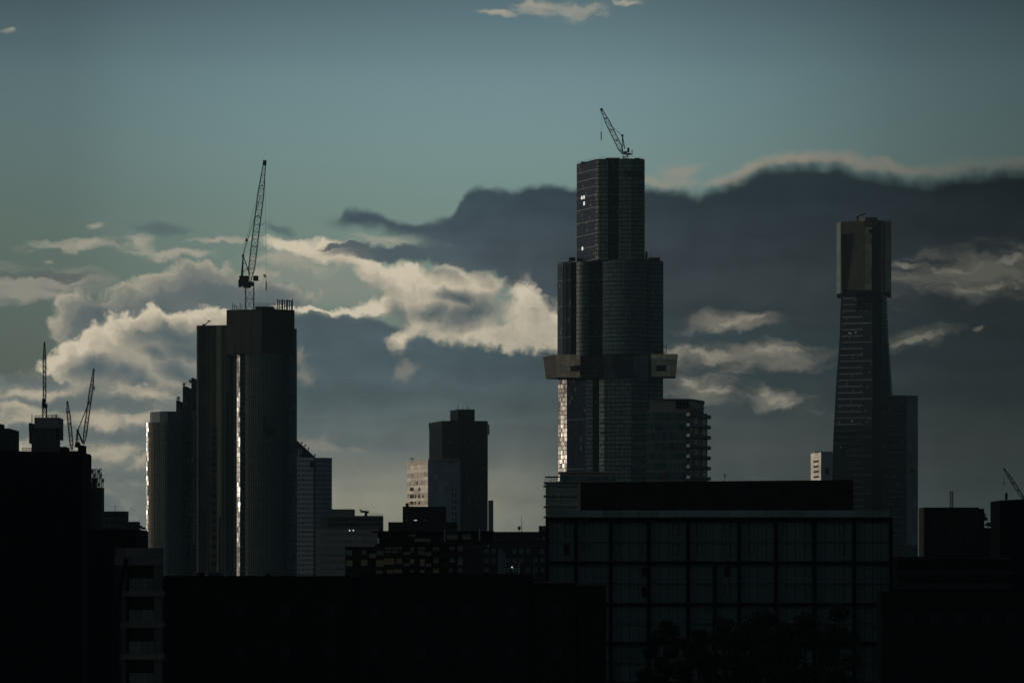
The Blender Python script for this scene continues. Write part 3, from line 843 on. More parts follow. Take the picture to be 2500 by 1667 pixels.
# ================================================================== cranes
def crane(label, d, base, mast_top, mast_w, pivot, tip, wid, apex, deck, hook=None, cab=None, group='tower cranes on the skyline', r=0.3, tip_dy=0.0, legs=None, pend=None):
    root = thing('luffing_crane', label, 'crane', at(base[0], d, wz(base[1], d)), group)
    s = d / FPX
    if mast_top is not None:
        n = max(2, int(abs(base[1] - mast_top[1]) / (mast_w * 1.2)))
        MB().lattice(P3(base[0], base[1], d), P3(mast_top[0], mast_top[1], d), mast_w * s, mast_w * s, n, r * 1.15).build('mast', M['steel'], root)
    a, b = P3(*pivot, d), P3(*tip, d + tip_dy)
    w = wid * s
    p1, p2, p3 = a.lerp(b, 0.12), a.lerp(b, 0.72), a.lerp(b, 0.97)
    n = int((b - a).length / (w * 1.1))
    j = MB().lattice(a, p1, w * 0.25, w, 3, r).lattice(p1, p2, w, w, max(4, int(n * 0.6)), r).lattice(p2, b, w, w * 0.35, max(3, int(n * 0.3)), r)
    j.beam(p3, b + (b - a).normalized() * s * 3, w * 0.55)
    for f in (0.3, 0.55, 0.8):
        q = a.lerp(b, f)
        j.beam(q - Vector((s * 3, 0, 0)), q + Vector((s * 3, 0, 0)), s * 2.2)
    j.build('jib', M['steel'], root)
    if deck:
        x0, x1, y0, y1 = deck
        dk = MB().pbox(x0, x1, y0 + (y1 - y0) * 0.62, y1, d - 2.2, 4.4).pbox(x0, x0 + (x1 - x0) * 0.62, y0, y0 + (y1 - y0) * 0.7, d - 1.8, 3.6)
        dk.pbox(x0 - (x1 - x0) * 0.06, x0 + (x1 - x0) * 0.15, y0 + (y1 - y0) * 0.4, y1 + (y1 - y0) * 0.1, d - 2.6, 5.2)
        dk.build('machinery_deck', M['cranewhite'], root)
        MB().tube(P3((x0 + x1) / 2, y1, d), P3((x0 + x1) / 2, y1 + (y1 - y0) * 0.22, d), (x1 - x0) * s * 0.28, n=12).build('slewing_ring', M['steel'], root)
    if cab:
        MB().pbox(cab[0], cab[1], cab[2], cab[3], d - 1.2, 2.4).pbox(cab[0] + 1, cab[1] - 1, cab[2] - 1, cab[2], d - 1, 2).build('cab', M['cranewhite'], root)
    if apex:
        ap = P3(*apex, d)
        fr = MB()
        for q in legs:
            for dy in (-1.6, 1.6): fr.beam(P3(*q, d, dy), ap + Vector((0, dy * 0.4, 0)), r * 1.7)
        l0, l1 = P3(*legs[0], d), P3(*legs[-1], d)
        for f in (0.35, 0.65): fr.beam(l0.lerp(ap, f), l1.lerp(ap, f), r)
        fr.beam(ap - Vector((s * 3, 0, 0)), ap + Vector((s * 3, 0, 0)), s * 4)
        fr.build('a_frame', M['steel'], root)
        pt = a.lerp(b, pend or 0.75)
        MB().beam(ap, pt, 0.16).beam(ap + Vector((0, 1, 0)), pt + Vector((0, 1, 0)), 0.16).build('pendant_ropes', M['steel'], root)
    if hook:
        hx_, hy0, hy1 = hook
        hr = MB().beam(b, P3(hx_, hy0, d, tip_dy), 0.11).build('hoist_rope', M['steel'], root)
        k = MB().pbox(hx_ - 1.2, hx_ + 1.2, hy0, hy1, d + tip_dy - 0.4, 0.8)
        k.tube(P3(hx_, hy1, d, tip_dy), P3(hx_, hy1 + 4, d, tip_dy), 0.25, 0.1)
        k.build('hook_block', M['steel'], root)
    return root


crane('dark luffing crane with raised jib on the roof of the tallest tower', 1955.0, (1527, 388), (1527, 378), 12, (1521, 376), (1468.5, 268), 10.5, (1519.5, 331),
      (1546, 1523, 361, 375), hook=(1467.8, 322, 341), legs=((1519, 375), (1525, 363)), pend=0.7)
tall = crane('largest luffing crane, long steep jib above the dark unfinished tower on the left', 1700.0, (609.5, 760), (609.5, 699), 20, (610, 690), (646.5, 395), 14.5, (593.5, 624),
             (584, 621, 673, 697), hook=(649.8, 686, 708), legs=((588, 690), (592, 690), (610, 672)), pend=0.72, cab=(618, 631, 674, 685))
MB().pbox(642.5, 649.5, 670, 673, 1699.0, 1.2).pbox(643.5, 649.5, 674.5, 677, 1699.0, 1.2).beam(P3(646, 670, 1700), P3(646, 677, 1700), 0.25).build('hook_spreader', M['steel'], tall)
MB().beam(P3(593, 622, 1700), P3(601.5, 587, 1700), 0.2).beam(P3(601.5, 587, 1700), P3(621.5, 500, 1700), 0.14).tube(P3(601, 590, 1700), P3(602.5, 583, 1700), 0.8).build('luffing_tackle', M['steel'], tall)
crane('slender crane seen end on, upright jib over the concrete core at far left', 1150.0, (109, 1020), (109, 992), 9, (109, 990), (108.5, 838), 6.5, None,
      (103, 116, 973, 992), r=0.22, tip_dy=-14.0)
crane('small crane jib leaning left above the black block, leftmost of the pair', 1020.0, (176, 1100), None, 6, (176, 1098), (164.5, 982), 7.5, None, None, r=0.2, hook=(163, 996, 1006))
crane('crane with a frame and long jib leaning right on the edge of the black block', 1000.0, (202, 1101), (202, 1090), 9, (204.5, 1084), (229, 903), 7.5, (189.5, 1050),
      (183.5, 204, 1079, 1090), r=0.2, hook=(229.5, 942, 950), legs=((187, 1082), (203, 1083)), pend=0.6)
crane('faint crane at the far right edge with its jib leaning left', 1300.0, (2505, 1240), (2505, 1222), 9, (2500, 1219), (2452, 1145), 7, None, (2500, 2516, 1208, 1222), r=0.2,
      hook=(2451.5, 1174, 1182))

# ================================================================== tower with the gold crown
d = 2250.0
E_ = thing('skyscraper', 'waisted dark blue tower with a gold crown, rightmost of the tall towers', 'skyscraper', at(2105, d))
lv = [(716, 2053.5, 2165.4), (770, 2051.5, 2166.5), (820, 2050, 2169), (873, 2046.5, 2173), (925, 2042, 2176.5), (1000, 2038, 2181), (1080, 2034, 2185), (1171, 2032, 2190), (1250, 2030, 2193)]
def shaft_left(y):
    for (a, l0, _), (b, l1, _) in zip(lv, lv[1:]):
        if a <= y <= b: return l0 + (l1 - l0) * (y - a) / (b - a)
    return lv[-1][1]
def rings(extra=0.0):
    out = []
    for y, l, r_ in lv + [(1840, 2026, 2200)]:
        z = max(0.0, wz(y, d))
        pts = [(l, 6 - extra), (2130, -1 - extra), (2130.5, 2 - extra), (2152, 2 - extra), (2152.5, -1 - extra), (r_ - 5, 5 - extra), (r_, 12), (r_, 44), (l + 4, 48)]
        out.append([(wx(p, d + q), d + q, z) for p, q in pts])
    return out
def loft(rs, cols, closed=True):
    m = MB()
    n = len(rs[0])
    for a, b in zip(rs, rs[1:]):
        for i in cols:
            j = (i + 1) % n
            m.quad(b[i], b[j], a[j], a[i])
    return m
rs = rings()
sh = loft(rs, range(9)).build('shaft', M['basalt'], E_)
# panes of the left and right faces follow the flare of the shaft
def flare_panes(i, n, mat, nm):
    m = MB()
    fl = 3.35
    z = 12.0
    R_ = rings()
    zs_ = [r[0][2] for r in R_]
    def edge(k, zz):
        for a in range(len(R_) - 1):
            if zs_[a] >= zz >= zs_[a + 1]:
                f = (zz - zs_[a + 1]) / max(1e-6, zs_[a] - zs_[a + 1])
                return Vector(R_[a + 1][k]).lerp(Vector(R_[a][k]), f)
        return Vector(R_[0][k])
    while z < wz(718, d) - fl:
        for q in range(n):
            f0, f1 = (q + 0.06) / n, (q + 0.94) / n
            o_ = Vector((0, -0.12 - random.uniform(0, 0.02), 0))
            a0, b0, a1, b1 = edge(i, z + 0.9), edge(i + 1, z + 0.9), edge(i, z + fl - 0.1), edge(i + 1, z + fl - 0.1)
            m.quad(a0.lerp(b0, f0) + o_, a0.lerp(b0, f1) + o_, a1.lerp(b1, f1) + o_ * 1.1, a1.lerp(b1, f0) + o_ * 1.1)
        z += fl
    return m.build(nm, mat, E_, 'stuff')
flare_panes(0, 18, M['navy'], 'glass_panes')
flare_panes(4, 6, M['navy'], 'glass_panes')
flare_panes(5, 4, M['ink'], 'glass_panes')
def left_face(x, y, out):
    """point on the left face at photo column x, row y"""
    l = shaft_left(y)
    f = (x - l) / (2130.0 - l)
    dd = d + 6 + (-7) * f
    return Vector((wx(x, dd), dd - out, wz(y, d)))
k = 0
y = 727.0
while y < 1242:
    x0 = shaft_left(y) + 5
    if y > 1090: x0 = 2068
    if y > 1165: x0 = 2084
    x1 = 2128 if k % 3 == 1 else 2106
    segs = [(x0, x1)] if y > 760 else [(x0, 2088), (2097, x1)]
    for s0, s1 in segs:
        a, b = left_face(s0, y, 0.30), left_face(s1, y, 0.30)
        MB().beam(a, b, 0.5, 1.15).build('floor_band', M['dimband'], E_)
    y += 15.4
    k += 1
for x, y in ((2073, 812), (2077, 813), (2089, 811), (2052, 1091), (2080, 1027)):
    p = left_face(x, y, 0.5)
    MB().box(p.x - 0.5, p.x + 0.5, p.y - 0.1, p.y + 0.1, p.z - 0.5, p.z + 0.5).build('lit_window', M['dimlit'], E_)
# gold crown
zc0, zc1 = wz(715, d), wz(541, d)
cr = MB().prism(plan([(2042.5, 8), (2053, 0.5), (2108, -2.4), (2129, -2.8), (2130, 0), (2152, 0), (2152.5, -4), (2175.5, 0), (2176, 40), (2044, 44)], d), zc0, zc1).build('crown', M['golddark'], E_)
def cface(x0, q0, x1, q1, y0, y1, nx, ny, mat, nm='gold_panel', **kw):
    a, b = (wx(x0, d + q0), d + q0), (wx(x1, d + q1), d + q1)
    panel_grid((*a, wz(y0, d)), (*b, wz(y0, d)), (*b, wz(y1, d)), (*a, wz(y1, d)), nx, ny, mat, cr, nm, 0.16, 0.2, **kw)
cface(2042.5, 8, 2053, 0.5, 541, 716, 1, 12, M['slate'], 'side_panel')
cface(2053, 0.5, 2111, -2.5, 541, 712, 6, 12, M['golddark'], 'gold_panel')
cface(2111.5, -2.5, 2129, -2.6, 556, 708, 1, 11, M['goldstrip'], 'gold_panel')
cface(2152.8, -4, 2160, -3, 548, 714, 1, 12, M['golddark'], 'gold_panel')
cface(2160.5, -3, 2175.5, 0, 541, 714, 1, 13, M['goldstrip'], 'gold_panel')
z = lambda q: wz(q, d)
MB().hexa([(wx(2056, d), d - 0.4, z(714)), (wx(2061, d), d - 0.6, z(714)), (wx(2061, d), d + 3, z(714)), (wx(2056, d), d + 3, z(714)),
           (wx(2053.5, d), d - 0.2, z(572)), (wx(2078, d), d - 1.5, z(572)), (wx(2078, d), d + 3, z(572)), (wx(2053.5, d), d + 3, z(572))]).build('dark_slot', M['ink'], cr)
MB().pbox(2090, 2097, 672, 757, d - 1.6, 5).build('dark_slot', M['ink'], E_)
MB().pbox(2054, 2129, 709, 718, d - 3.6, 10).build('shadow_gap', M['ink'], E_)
MB().pbox(2121, 2131, 560, 569, d - 5.6, 2).build('dark_slot', M['ink'], cr)
MB().prism(plan([(2098, -1), (2112, -4), (2141, -4), (2141, 20), (2098, 20)], d), zc1, wz(532, d)).build('crown_cap', M['golddark'], cr)
panel_grid(P3(2112, 532.5, d, -4), P3(2141, 532.5, d, -4), P3(2141, 554, d, -4), P3(2112, 554, d, -4), 3, 2, M['golddark'], cr, 'gold_panel')
MB().pbox(2130, 2152.3, 538, 717, d - 0.6, 4).build('recess_glass', M['ink'], cr)
for k in range(8): MB().beam(P3(2158 + k * 2.5, 541, d), P3(2158 + k * 2.5, 536 + (k % 3), d), 0.3).build('mast_stub', M['steel'], cr)
bm_ = thing('cleaning_cradle', 'roof maintenance arm on top of the gold crown', 'crane', at(2093, d, wz(532, d)))
MB().pbox(2090, 2096, 528, 543, d + 2, 3).build('column', M['steel'], bm_)
MB().beam(P3(2090, 530, d + 3), P3(2114, 521.5, d + 3), 0.9).build('arm', M['steel'], bm_)

# slab beside it and the small pale tower behind
d = 2120.0
V_ = thing('office_tower', 'dark slab with a paler end strip standing beside the gold crowned tower', 'building', at(2198, d))
p_ = plan([(2155, -1), (2212.5, 0), (2213, 0.5), (2241, 8)], d)
body(V_, p_, plan([(2241, 30), (2158, 30)], d), 0, wz(965, d), M['darkwall'])
glazing(V_, p_[:2], 20, wz(968, d), M['ink'], 2.2, 3.6)
panel_grid((*p_[2], wz(964, d)), (*p_[3], wz(964, d)), (*p_[3], wz(1330, d)), (*p_[2], wz(1330, d)), 2, 16, M['stone'], V_, 'cladding_panel', 0.14, 0.16)
for k in range(22):
    y = 980 + k * 15.6
    a = 2158 + (k * 7 % 5) * 5
    MB().beam(P3(a, y, d - 1.3), P3(2211 - (k * 3 % 4) * 4, y, d - 0.5), 0.4, 0.55).build('floor_band', M['slate'], V_)
MB().pbox(2223, 2231, 1143, 1154, d + 0.6, 1).build('window', M['ink'], V_)
d = 2500.0
K_ = thing('apartment_tower', 'small pale tower half hidden behind the gold crowned tower', 'building', at(2005, d))
p_ = plan([(1980, 30), (2005, 0), (2036, 3)], d)
zt = wz(1103.5, d)
body(K_, p_, plan([(2040, 30), (1990, 50)], d), 0, zt, M['bluegrey'])
(a, b) = p_[:2]
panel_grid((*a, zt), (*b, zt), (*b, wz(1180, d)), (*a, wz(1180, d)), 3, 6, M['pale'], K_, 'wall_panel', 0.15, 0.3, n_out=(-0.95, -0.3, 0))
for j in range(4):
    f0, f1 = 0.28, 0.8
    zc = wz(1124.5 + j * 12.6, d)
    A_, B_ = Vector((*a, zc)), Vector((*b, zc))
    n_ = Vector((-0.95, -0.3, 0)) * 0.45
    q0, q1 = A_.lerp(B_, f0) + n_, A_.lerp(B_, f1) + n_
    MB().quad(q0 - Vector((0, 0, 1)), q1 - Vector((0, 0, 1)), q1 + Vector((0, 0, 1)), q0 + Vector((0, 0, 1))).build('window', M['ink'], K_)
MB().pbox(2014, 2024, 1143, 1157, d + 0.6, 1).build('window', M['ink'], K_)
MB().pbox(1983, 2033, 1101.5, 1104, d + 6, 20).build('parapet', M['bluegrey'], K_)

# ================================================================== left group of towers
d = 1700.0
G_ = thing('skyscraper', 'unfinished round fronted glass tower under the largest crane', 'skyscraper', at(650, d))
zc = wz(858, d)
z1 = wz(800, d)
edge = plan([(579, 7.0), (586, 5.1)], d)
dark = plan([(586.5, 5.6), (600, 5.4)], d)
front = plan(spline([(600.5, 1.0), (615, -0.8), (640, -2.4), (665, -3), (685, -2), (698, 0.2)], 4), d)
side = plan([(698.5, 3.4), (706, 3.0), (706.5, 4.5), (714, 4.2), (714.5, 6), (725, 8)], d)
body(G_, edge + dark + front + side, plan([(725, 40), (582, 42)], d), 0, zc + 1, M['slate'], 'glazed_storeys')
zl = 6.0
glazing(G_, edge, zl, zc, M['mirror'], 1.3, 3.3, tilt=0.008, sill=0.08)
glazing(G_, dark, zl, zc, M['ink'], 1.5, 3.3)
glazing(G_, front, zl, zc, M['green'], 1.5, 3.3, skip=0.004)
glazing(G_, side, zl, z1 - 18, M['teal'], 1.5, 3.3)
fins(MB(), front, zl, zc, 6.2, 0.35, 0.4).build('mullions', M['frame'], G_, 'stuff')
for (x0, x1, y0, y1) in ((642, 648, 1016, 1055), (650, 672, 1040, 1063)):
    MB().pbox(x0, x1, y0, y1, d - 3.4, 0.6).build('unglazed_opening', M['ink'], G_)
for y in (905, 960, 1015, 1070, 1125, 1180, 1235, 1290, 1345):
    ribbon(MB(), front, wz(y, d) - 0.3, wz(y, d) + 0.3, 0.22).build('spandrel_band', M['slate'], G_)
zt = wz(758, d)
crn = body(G_, plan([(553, 0.8), (590, -1), (640, -3), (690, -2), (719, 2)], d), plan([(719, 38), (556, 38)], d), zc - 1.5, zt, M['screen'], 'screened_storeys')
cp = plan([(553, 0.8), (590, -1), (640, -3.2), (690, -2.2), (719, 2)], d)
for i in range(4):
    a, b = cp[i], cp[i + 1]
    panel_grid((*a, zt + 0.6), (*b, zt + 0.6), (*b, zc - 2), (*a, zc - 2), 2, 3, M['screen'], crn, 'screen_panel', 0.25, 0.35)
body(G_, plan([(712, 4), (724.5, 8)], d), plan([(724.5, 36), (714, 36)], d), zc - 2, z1, M['slate'], 'side_storeys')
m = MB()
for k in range(10):
    x = 676 + k * 4.0
    m.beam(P3(x, 768, d, 6 + (k % 3) * 3), P3(x, 728 + (k % 3) * 1.5, d, 6 + (k % 3) * 3), 0.62)
m.beam(P3(674, 731, d, 6), P3(713, 733, d, 6), 0.5).beam(P3(674, 748, d, 6), P3(692, 748, d, 6), 0.4)
m.build('rebar_cage', M['steel'], G_)
m = MB()
for k in range(6): m.beam(P3(566 + k * 4.6, 760, d, 5), P3(566 + k * 4.6, 738 + (k * 5 % 4) * 4, d, 5), 0.35)
m.beam(P3(566, 745, d, 5), P3(576, 745, d, 5), 0.3)
m.build('starter_bars', M['steel'], G_)
for k in range(7): MB().pbox(690 + k * 4.4, 692.6 + k * 4.4, 765 + (k % 3) * 3, 800, d - 1.5, 2).build('edge_post', M['screen'], G_)
MB().pbox(623, 671, 748, 760, d + 4, 12).build('formwork_deck', M['screen'], G_)
railing(G_, P3(623, 748, d, 4), P3(669, 748, d, 4), 2.4, 7, 0.2)

d = 1730.0
F_ = thing('skyscraper', 'tan clad tower adjoining the unfinished glass tower on its left side', 'skyscraper', at(528, d))
zt = wz(794, d)
fp = plan([(480, 1.2), (500, 0.5), (517, 0)] + [(527, 0)] + spline([(528, 0), (545, -1.2), (560, -1), (578, 2)], 2), d)
body(F_, fp, plan([(578, 40), (482, 44)], d), 0, zt, M['tan'])
panel_grid((*fp[0], zt), (*fp[1], zt), (*fp[1], 5), (*fp[0], 5), 2, 22, M['tan'], F_, 'wall_panel', 0.12, 0.14)
panel_grid((*fp[1], zt), (*fp[2], zt), (*fp[2], 5), (*fp[1], 5), 2, 22, M['tan'], F_, 'wall_panel', 0.12, 0.14)
for y in (1047, 1063, 1080, 1096, 1112, 1128, 1143, 1164, 1185, 1204, 1224, 1245, 1266, 1287, 1308, 1329, 1350, 1370):
    MB().pbox(516.5, 527.5, y, y + 10, d - 0.3, 0.4).build('window', M['ink'], F_)
MB().pbox(553, 557.5, 961, 1395, d - 1.45, 0.5).build('dark_slot', M['ink'], F_)
MB().pbox(533, 536.5, 1262, 1395, d - 0.9, 0.5).build('dark_slot', M['ink'], F_)
for k in range(14):
    x = 530 + k * 3.3
    if 552 < x < 559: continue
    MB().pbox(x, x + 0.9, 797, 1400, d - 1.5, 0.5).build('vertical_fin', M[('slate', 'tan', 'tan')[k % 3]], F_)
for k in range(4): MB().pbox(484 + k * 8.2, 485.2 + k * 8.2, 797, 1400, d - 0.25, 1.2).build('vertical_fin', M['darkwall'], F_)
for (x, x2, mm) in ((566, 569, 'ink'), (571, 575, 'slate'), (541, 543, 'slate'), (548, 550, 'slate')):
    MB().pbox(x, x2, 800, 1400, d - 1.6, 0.6).build('vertical_fin', M[mm], F_)
b_ = thing('cleaning_cradle', 'roof maintenance arm on the tan clad tower', 'crane', at(500, d, zt))
MB().pbox(494, 502, 791, 794.5, d + 3, 2).build('base', M['steel'], b_)
MB().beam(P3(498, 792, d, 4), P3(510, 782, d, 4), 0.6).beam(P3(505, 781, d, 4), P3(514, 783, d, 4), 0.5).build('arm', M['steel'], b_)

d = 1765.0
S_ = thing('apartment_tower', 'dark tower with a stepped planted roofline left of the tan tower', 'building', at(455, d))
for x0, x1, y, dp in ((430, 446, 977, 22), (446, 467, 943, 24), (467, 484, 922, 26)):
    st = MB().pbox(x0, x1, y, None, d, dp).build('stepped_wing', M['darkwall'], S_)
    panes(MB(), plan([(x0 + 0.5, -0.05), (x1 - 0.5, -0.05)], d), 5, wz(y + 4, d), 1.6, 3.2).build('glass_panes', M['ink'], st, 'stuff')
for x in (471.5, 475.0): MB().pbox(x, x + 1.2, 1006, 1330, d - 0.6, 0.5).build('vertical_fin', M['slate'], S_)


def leaves(mb, c, rx, rz, n, s, ry=None):
    for _ in range(n):
        while True:
            q = Vector((random.uniform(-1, 1), random.uniform(-1, 1), random.uniform(-1, 1)))
            if q.length < 1: break
        q *= (0.5 + 0.5 * random.random())
        p = Vector(c) + Vector((q.x * rx, q.y * (ry or rx), q.z * rz))
        u = Vector((random.gauss(0, 1), random.gauss(0, 1), random.gauss(0, 1))).normalized() * s * random.uniform(0.6, 1.3)
        v = u.cross(Vector((random.gauss(0, 1), random.gauss(0, 1), random.gauss(0, 1)))).normalized() * s * random.uniform(0.4, 0.9)
        mb.quad(p - u, p - v, p + u, p + v)
    return mb


for x, y, r_, lab in ((435, 976, 1.6, 'small roof shrub on the lowest terrace of the stepped tower'), (449, 942, 1.5, 'small roof shrub on the middle terrace of the stepped tower'),
                      (464, 934, 1.3, 'tiny roof plant at the back of the middle terrace of the stepped tower')):
    rt = thing('roof_shrub', lab, 'shrub', at(x, d + 1, wz(y + 1, d)), 'roof shrubs on the stepped tower')
    MB().tube(P3(x, y + 1, d, 1), P3(x, y - 3, d, 1), 0.12, 0.06, 6).build('stem', M['bark'], rt)
    leaves(MB(), P3(x, y - 4, d, 1), r_, r_ * 1.2, 120, 0.35).build('foliage', M['leaf'], rt)

d = 1660.0
R_ = thing('apartment_tower', 'rounded dark glass tower with a ring shaped roof, lowest of the left group', 'building', at(405, d))
zt = wz(1030, d)
cv = [(357.5, 5.4), (362.5, 4.1), (363, 4.6)] + spline([(364, 4.2), (374, 2), (390, 0), (410, -1.6), (430, -0.5), (446, 2.5), (455, 6)], 4)
rp = plan(cv, d)
body(R_, rp, plan([(455, 30), (360, 30)], d), 0, zt, M['slate'])
glazing(R_, rp[:2], 10, zt, M['mirror'], 1.1, 3.2, tilt=0.008, sill=0.08, skip=0.2)
glazing(R_, rp[2:9], 10, zt, M['navy'], 1.5, 3.2, sill=0.06)
glazing(R_, rp[8:-5], 10, zt, M['green'], 1.5, 3.2)
glazing(R_, rp[-6:], 10, zt, M['ink'], 1.5, 3.2)
fins(MB(), rp[2:], 10, zt, 5.5, 0.3, 0.35).build('mullions', M['frame'], R_, 'stuff')
rg = plan([(366, 11), (372, 6.5), (390, 3.5), (410, 2.6), (432, 4), (446, 9)], d)
body(R_, rg, plan([(446, 26), (368, 26)], d), zt, wz(1003.5, d), M['slate'], 'roof_ring')
panel_grid((*rg[2], wz(1003, d)), (*rg[3], wz(1003, d)), (*rg[3], zt), (*rg[2], zt), 3, 1, M['slate'], R_, 'roof_panel')
panel_grid((*rg[3], wz(1003, d)), (*rg[4], wz(1003, d)), (*rg[4], zt), (*rg[3], zt), 3, 1, M['slate'], R_, 'roof_panel')

d = 1850.0
H_ = thing('apartment_tower', 'curved blue grey tower just right of the unfinished glass tower', 'building', at(767, d))
hp = plan(spline([(718, 0.3), (745, 0.0), (765, -0.2)], 3) + [(765.3, 1.0), (770, 1.4), (770.5, 0.2)] + spline([(771, 0), (790, 0.4), (803, 2.5), (810.5, 7)], 3), d)
zt = wz(1118.5, d)
body(H_, hp, plan([(810.5, 32), (720, 32)], d), 0, zt, M['bluegrey'])
glazing(H_, hp, 5, zt - 1, M['slateglass'], 2.6, 3.4, sill=0.45, gap=0.3, off=0.02)
ribbon(MB(), hp, zt - 0.8, zt + 0.5, 0.2).build('parapet', M['bluegrey'], H_)
MB().pbox(757, 766, 1126, 1141, d - 0.9, 0.6).build('window', M['ink'], H_)
d = 1885.0
Q_ = thing('gabled_building', 'dark sloping roof with a pale letter P, behind the curved blue grey tower', 'building', at(745, d))
gz = [(700, 1056), (725, 1075.5), (770, 1117), (785, 1120), (785, 1240), (700, 1240)]
m = MB()
n_ = len(gz)
m.add([P3(x, y, d) for x, y in gz] + [P3(x, y, d, 14) for x, y in gz], [tuple(range(n_)), tuple(range(2 * n_ - 1, n_ - 1, -1))] + [(i, n_ + i, n_ + (i + 1) % n_, (i + 1) % n_) for i in range(n_)])
m.build('gable', M['darkwall'], Q_)
for x, y in ((736, 1085.5), (744, 1092.5), (752.5, 1100), (768, 1116)):
    MB().beam(P3(x, y, d, 1), P3(x + 0.5, y - 7, d, 1), 0.4).tube(P3(x, y - 4, d, 1), P3(x + 1.6, y - 8, d, 1), 0.7, 0.3).build('finial', M['darkwall'], Q_)
lt = MB()
lt.pbox(727.5, 730, 1097, 1115, d - 0.4, 0.35).pbox(725, 732.5, 1113.8, 1115.4, d - 0.4, 0.35).pbox(725, 730, 1096.5, 1098, d - 0.4, 0.35)
pr = None
for k in range(9):
    a = math.pi / 2 - k * math.pi / 8
    q = (730.5 + 6.0 * math.cos(a), 1102.0 - 5.2 * math.sin(a))
    if pr: lt.beam(P3(*pr, d, -0.25), P3(*q, d, -0.25), 0.35, 0.55)
    pr = q
lt.build('letter_sign', M['sign'], Q_)

# ================================================================== middle group
d = 2230.0
L_ = thing('office_tower', 'plain dark tower with a rooftop box, tallest of the middle group', 'building', at(1120, d))
lp = plan([(1048, 32), (1080, 0), (1084, 0), (1125, 0), (1126, 1.2), (1136, 1.2), (1137, 0), (1191, 1)], d)
zt = wz(1029, d)
body(L_, lp, plan([(1191, 40), (1060, 60)], d), 0, zt, M['basalt'])
panel_grid((*lp[0], zt - 6), (*lp[1], zt - 6), (*lp[1], 20), (*lp[0], 20), 4, 14, M['basalt'], L_, 'wall_panel', 0.15, 0.15, n_out=(-0.9, -0.4, 0))
glazing(L_, lp[2:4], 10, zt - 6, M['ink'], 2.2, 3.4, sill=0.4, gap=0.4)
glazing(L_, lp[6:8], 10, zt - 6, M['ink'], 2.2, 3.4, sill=0.4, gap=0.4)
ribbon(MB(), lp, zt - 5, zt + 0.6, 0.5).build('parapet', M['basalt'], L_)
MB().prism(plan([(1099, 24), (1118, 6), (1159, 6), (1159, 30), (1112, 40)], d), zt, wz(998, d)).build('plant_room', M['basalt'], L_)
MB().pbox(1191.4, 1195, 1036, 1060, d + 1, 10).build('side_bay', M['darkwall'], L_)
MB().pbox(1192, 1204.5, 1221, None, d - 4, 20).build('low_wing', M['slate'], L_)
for x, y0 in ((1118.5, 988), (1130, 993), (1141, 989), (1147, 994)): MB().tube(P3(x, 998.5, d + 8), P3(x, y0, d + 8), 0.35, 0.2, 6).build('roof_pole', M['steel'], L_)

d = 2100.0
W_ = thing('apartment_building', 'pale panelled block with its left side lit by the low sun', 'building', at(1060, d))
zt = wz(1122, d)
wp = plan([(994.6, 40), (1045.4, 0), (1120, 4)], d)
body(W_, wp, plan([(1124, 34), (1010, 70)], d), 0, zt, M['stone'])
a, b = wp[:2]
nw = Vector((-(b[1] - a[1]) * -1, 0, 0))
(nx_, ny_), _l = out_n(a, b)
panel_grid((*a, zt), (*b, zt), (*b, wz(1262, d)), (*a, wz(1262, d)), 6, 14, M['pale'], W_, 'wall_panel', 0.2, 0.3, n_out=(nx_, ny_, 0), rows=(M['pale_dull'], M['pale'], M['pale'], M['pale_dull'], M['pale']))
rows = ((1189.5, 1198.5), (1207.5, 1216), (1223.5, 1231), (1240, 1248))
def lit_face(x, y):
    for i in range(60):
        f = i / 59
        p = Vector((a[0] + (b[0] - a[0]) * f, a[1] + (b[1] - a[1]) * f, 0))
        if 1250 + p.x / p.y * FPX >= x: break
    return Vector((p.x + nx_ * 0.5, p.y + ny_ * 0.5, wz(y, p.y)))
for j, (y0, y1) in enumerate(rows):
    for k, (x0, x1) in enumerate(((1002, 1010.5), (1014, 1016.2), (1022.5, 1026), (1031.5, 1034.5))):
        if (j, k) in ((0, 1), (0, 3), (2, 3)): continue
        p, q, r_, s_ = lit_face(x0, y1), lit_face(x1, y1), lit_face(x1, y0), lit_face(x0, y0)
        MB().quad(p, q, r_, s_).build('window', M['ink'], W_)
p, q, r_, s_ = lit_face(1018, 1183), lit_face(1021, 1183), lit_face(1021, 1175), lit_face(1018, 1175)
MB().quad(p, q, r_, s_).build('window', M['ink'], W_)
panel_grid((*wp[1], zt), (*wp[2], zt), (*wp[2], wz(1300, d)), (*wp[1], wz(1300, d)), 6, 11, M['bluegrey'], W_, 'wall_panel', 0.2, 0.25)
for j in range(8):
    for x in (1103, 1111): MB().pbox(x, x + 3, 1190 + j * 15, 1197 + j * 15, d + 2.2, 1.0).build('window', M['ink'], W_)
MB().pbox(1046, 1121, 1120, 1123, d - 0.4, 24).build('parapet', M['stone'], W_)
aerial('thin cross shaped aerial on the sunlit pale block', 1006, 1114, 1128, 2128.0, 0.35, ((1000, 1012.5, 1119.5),))

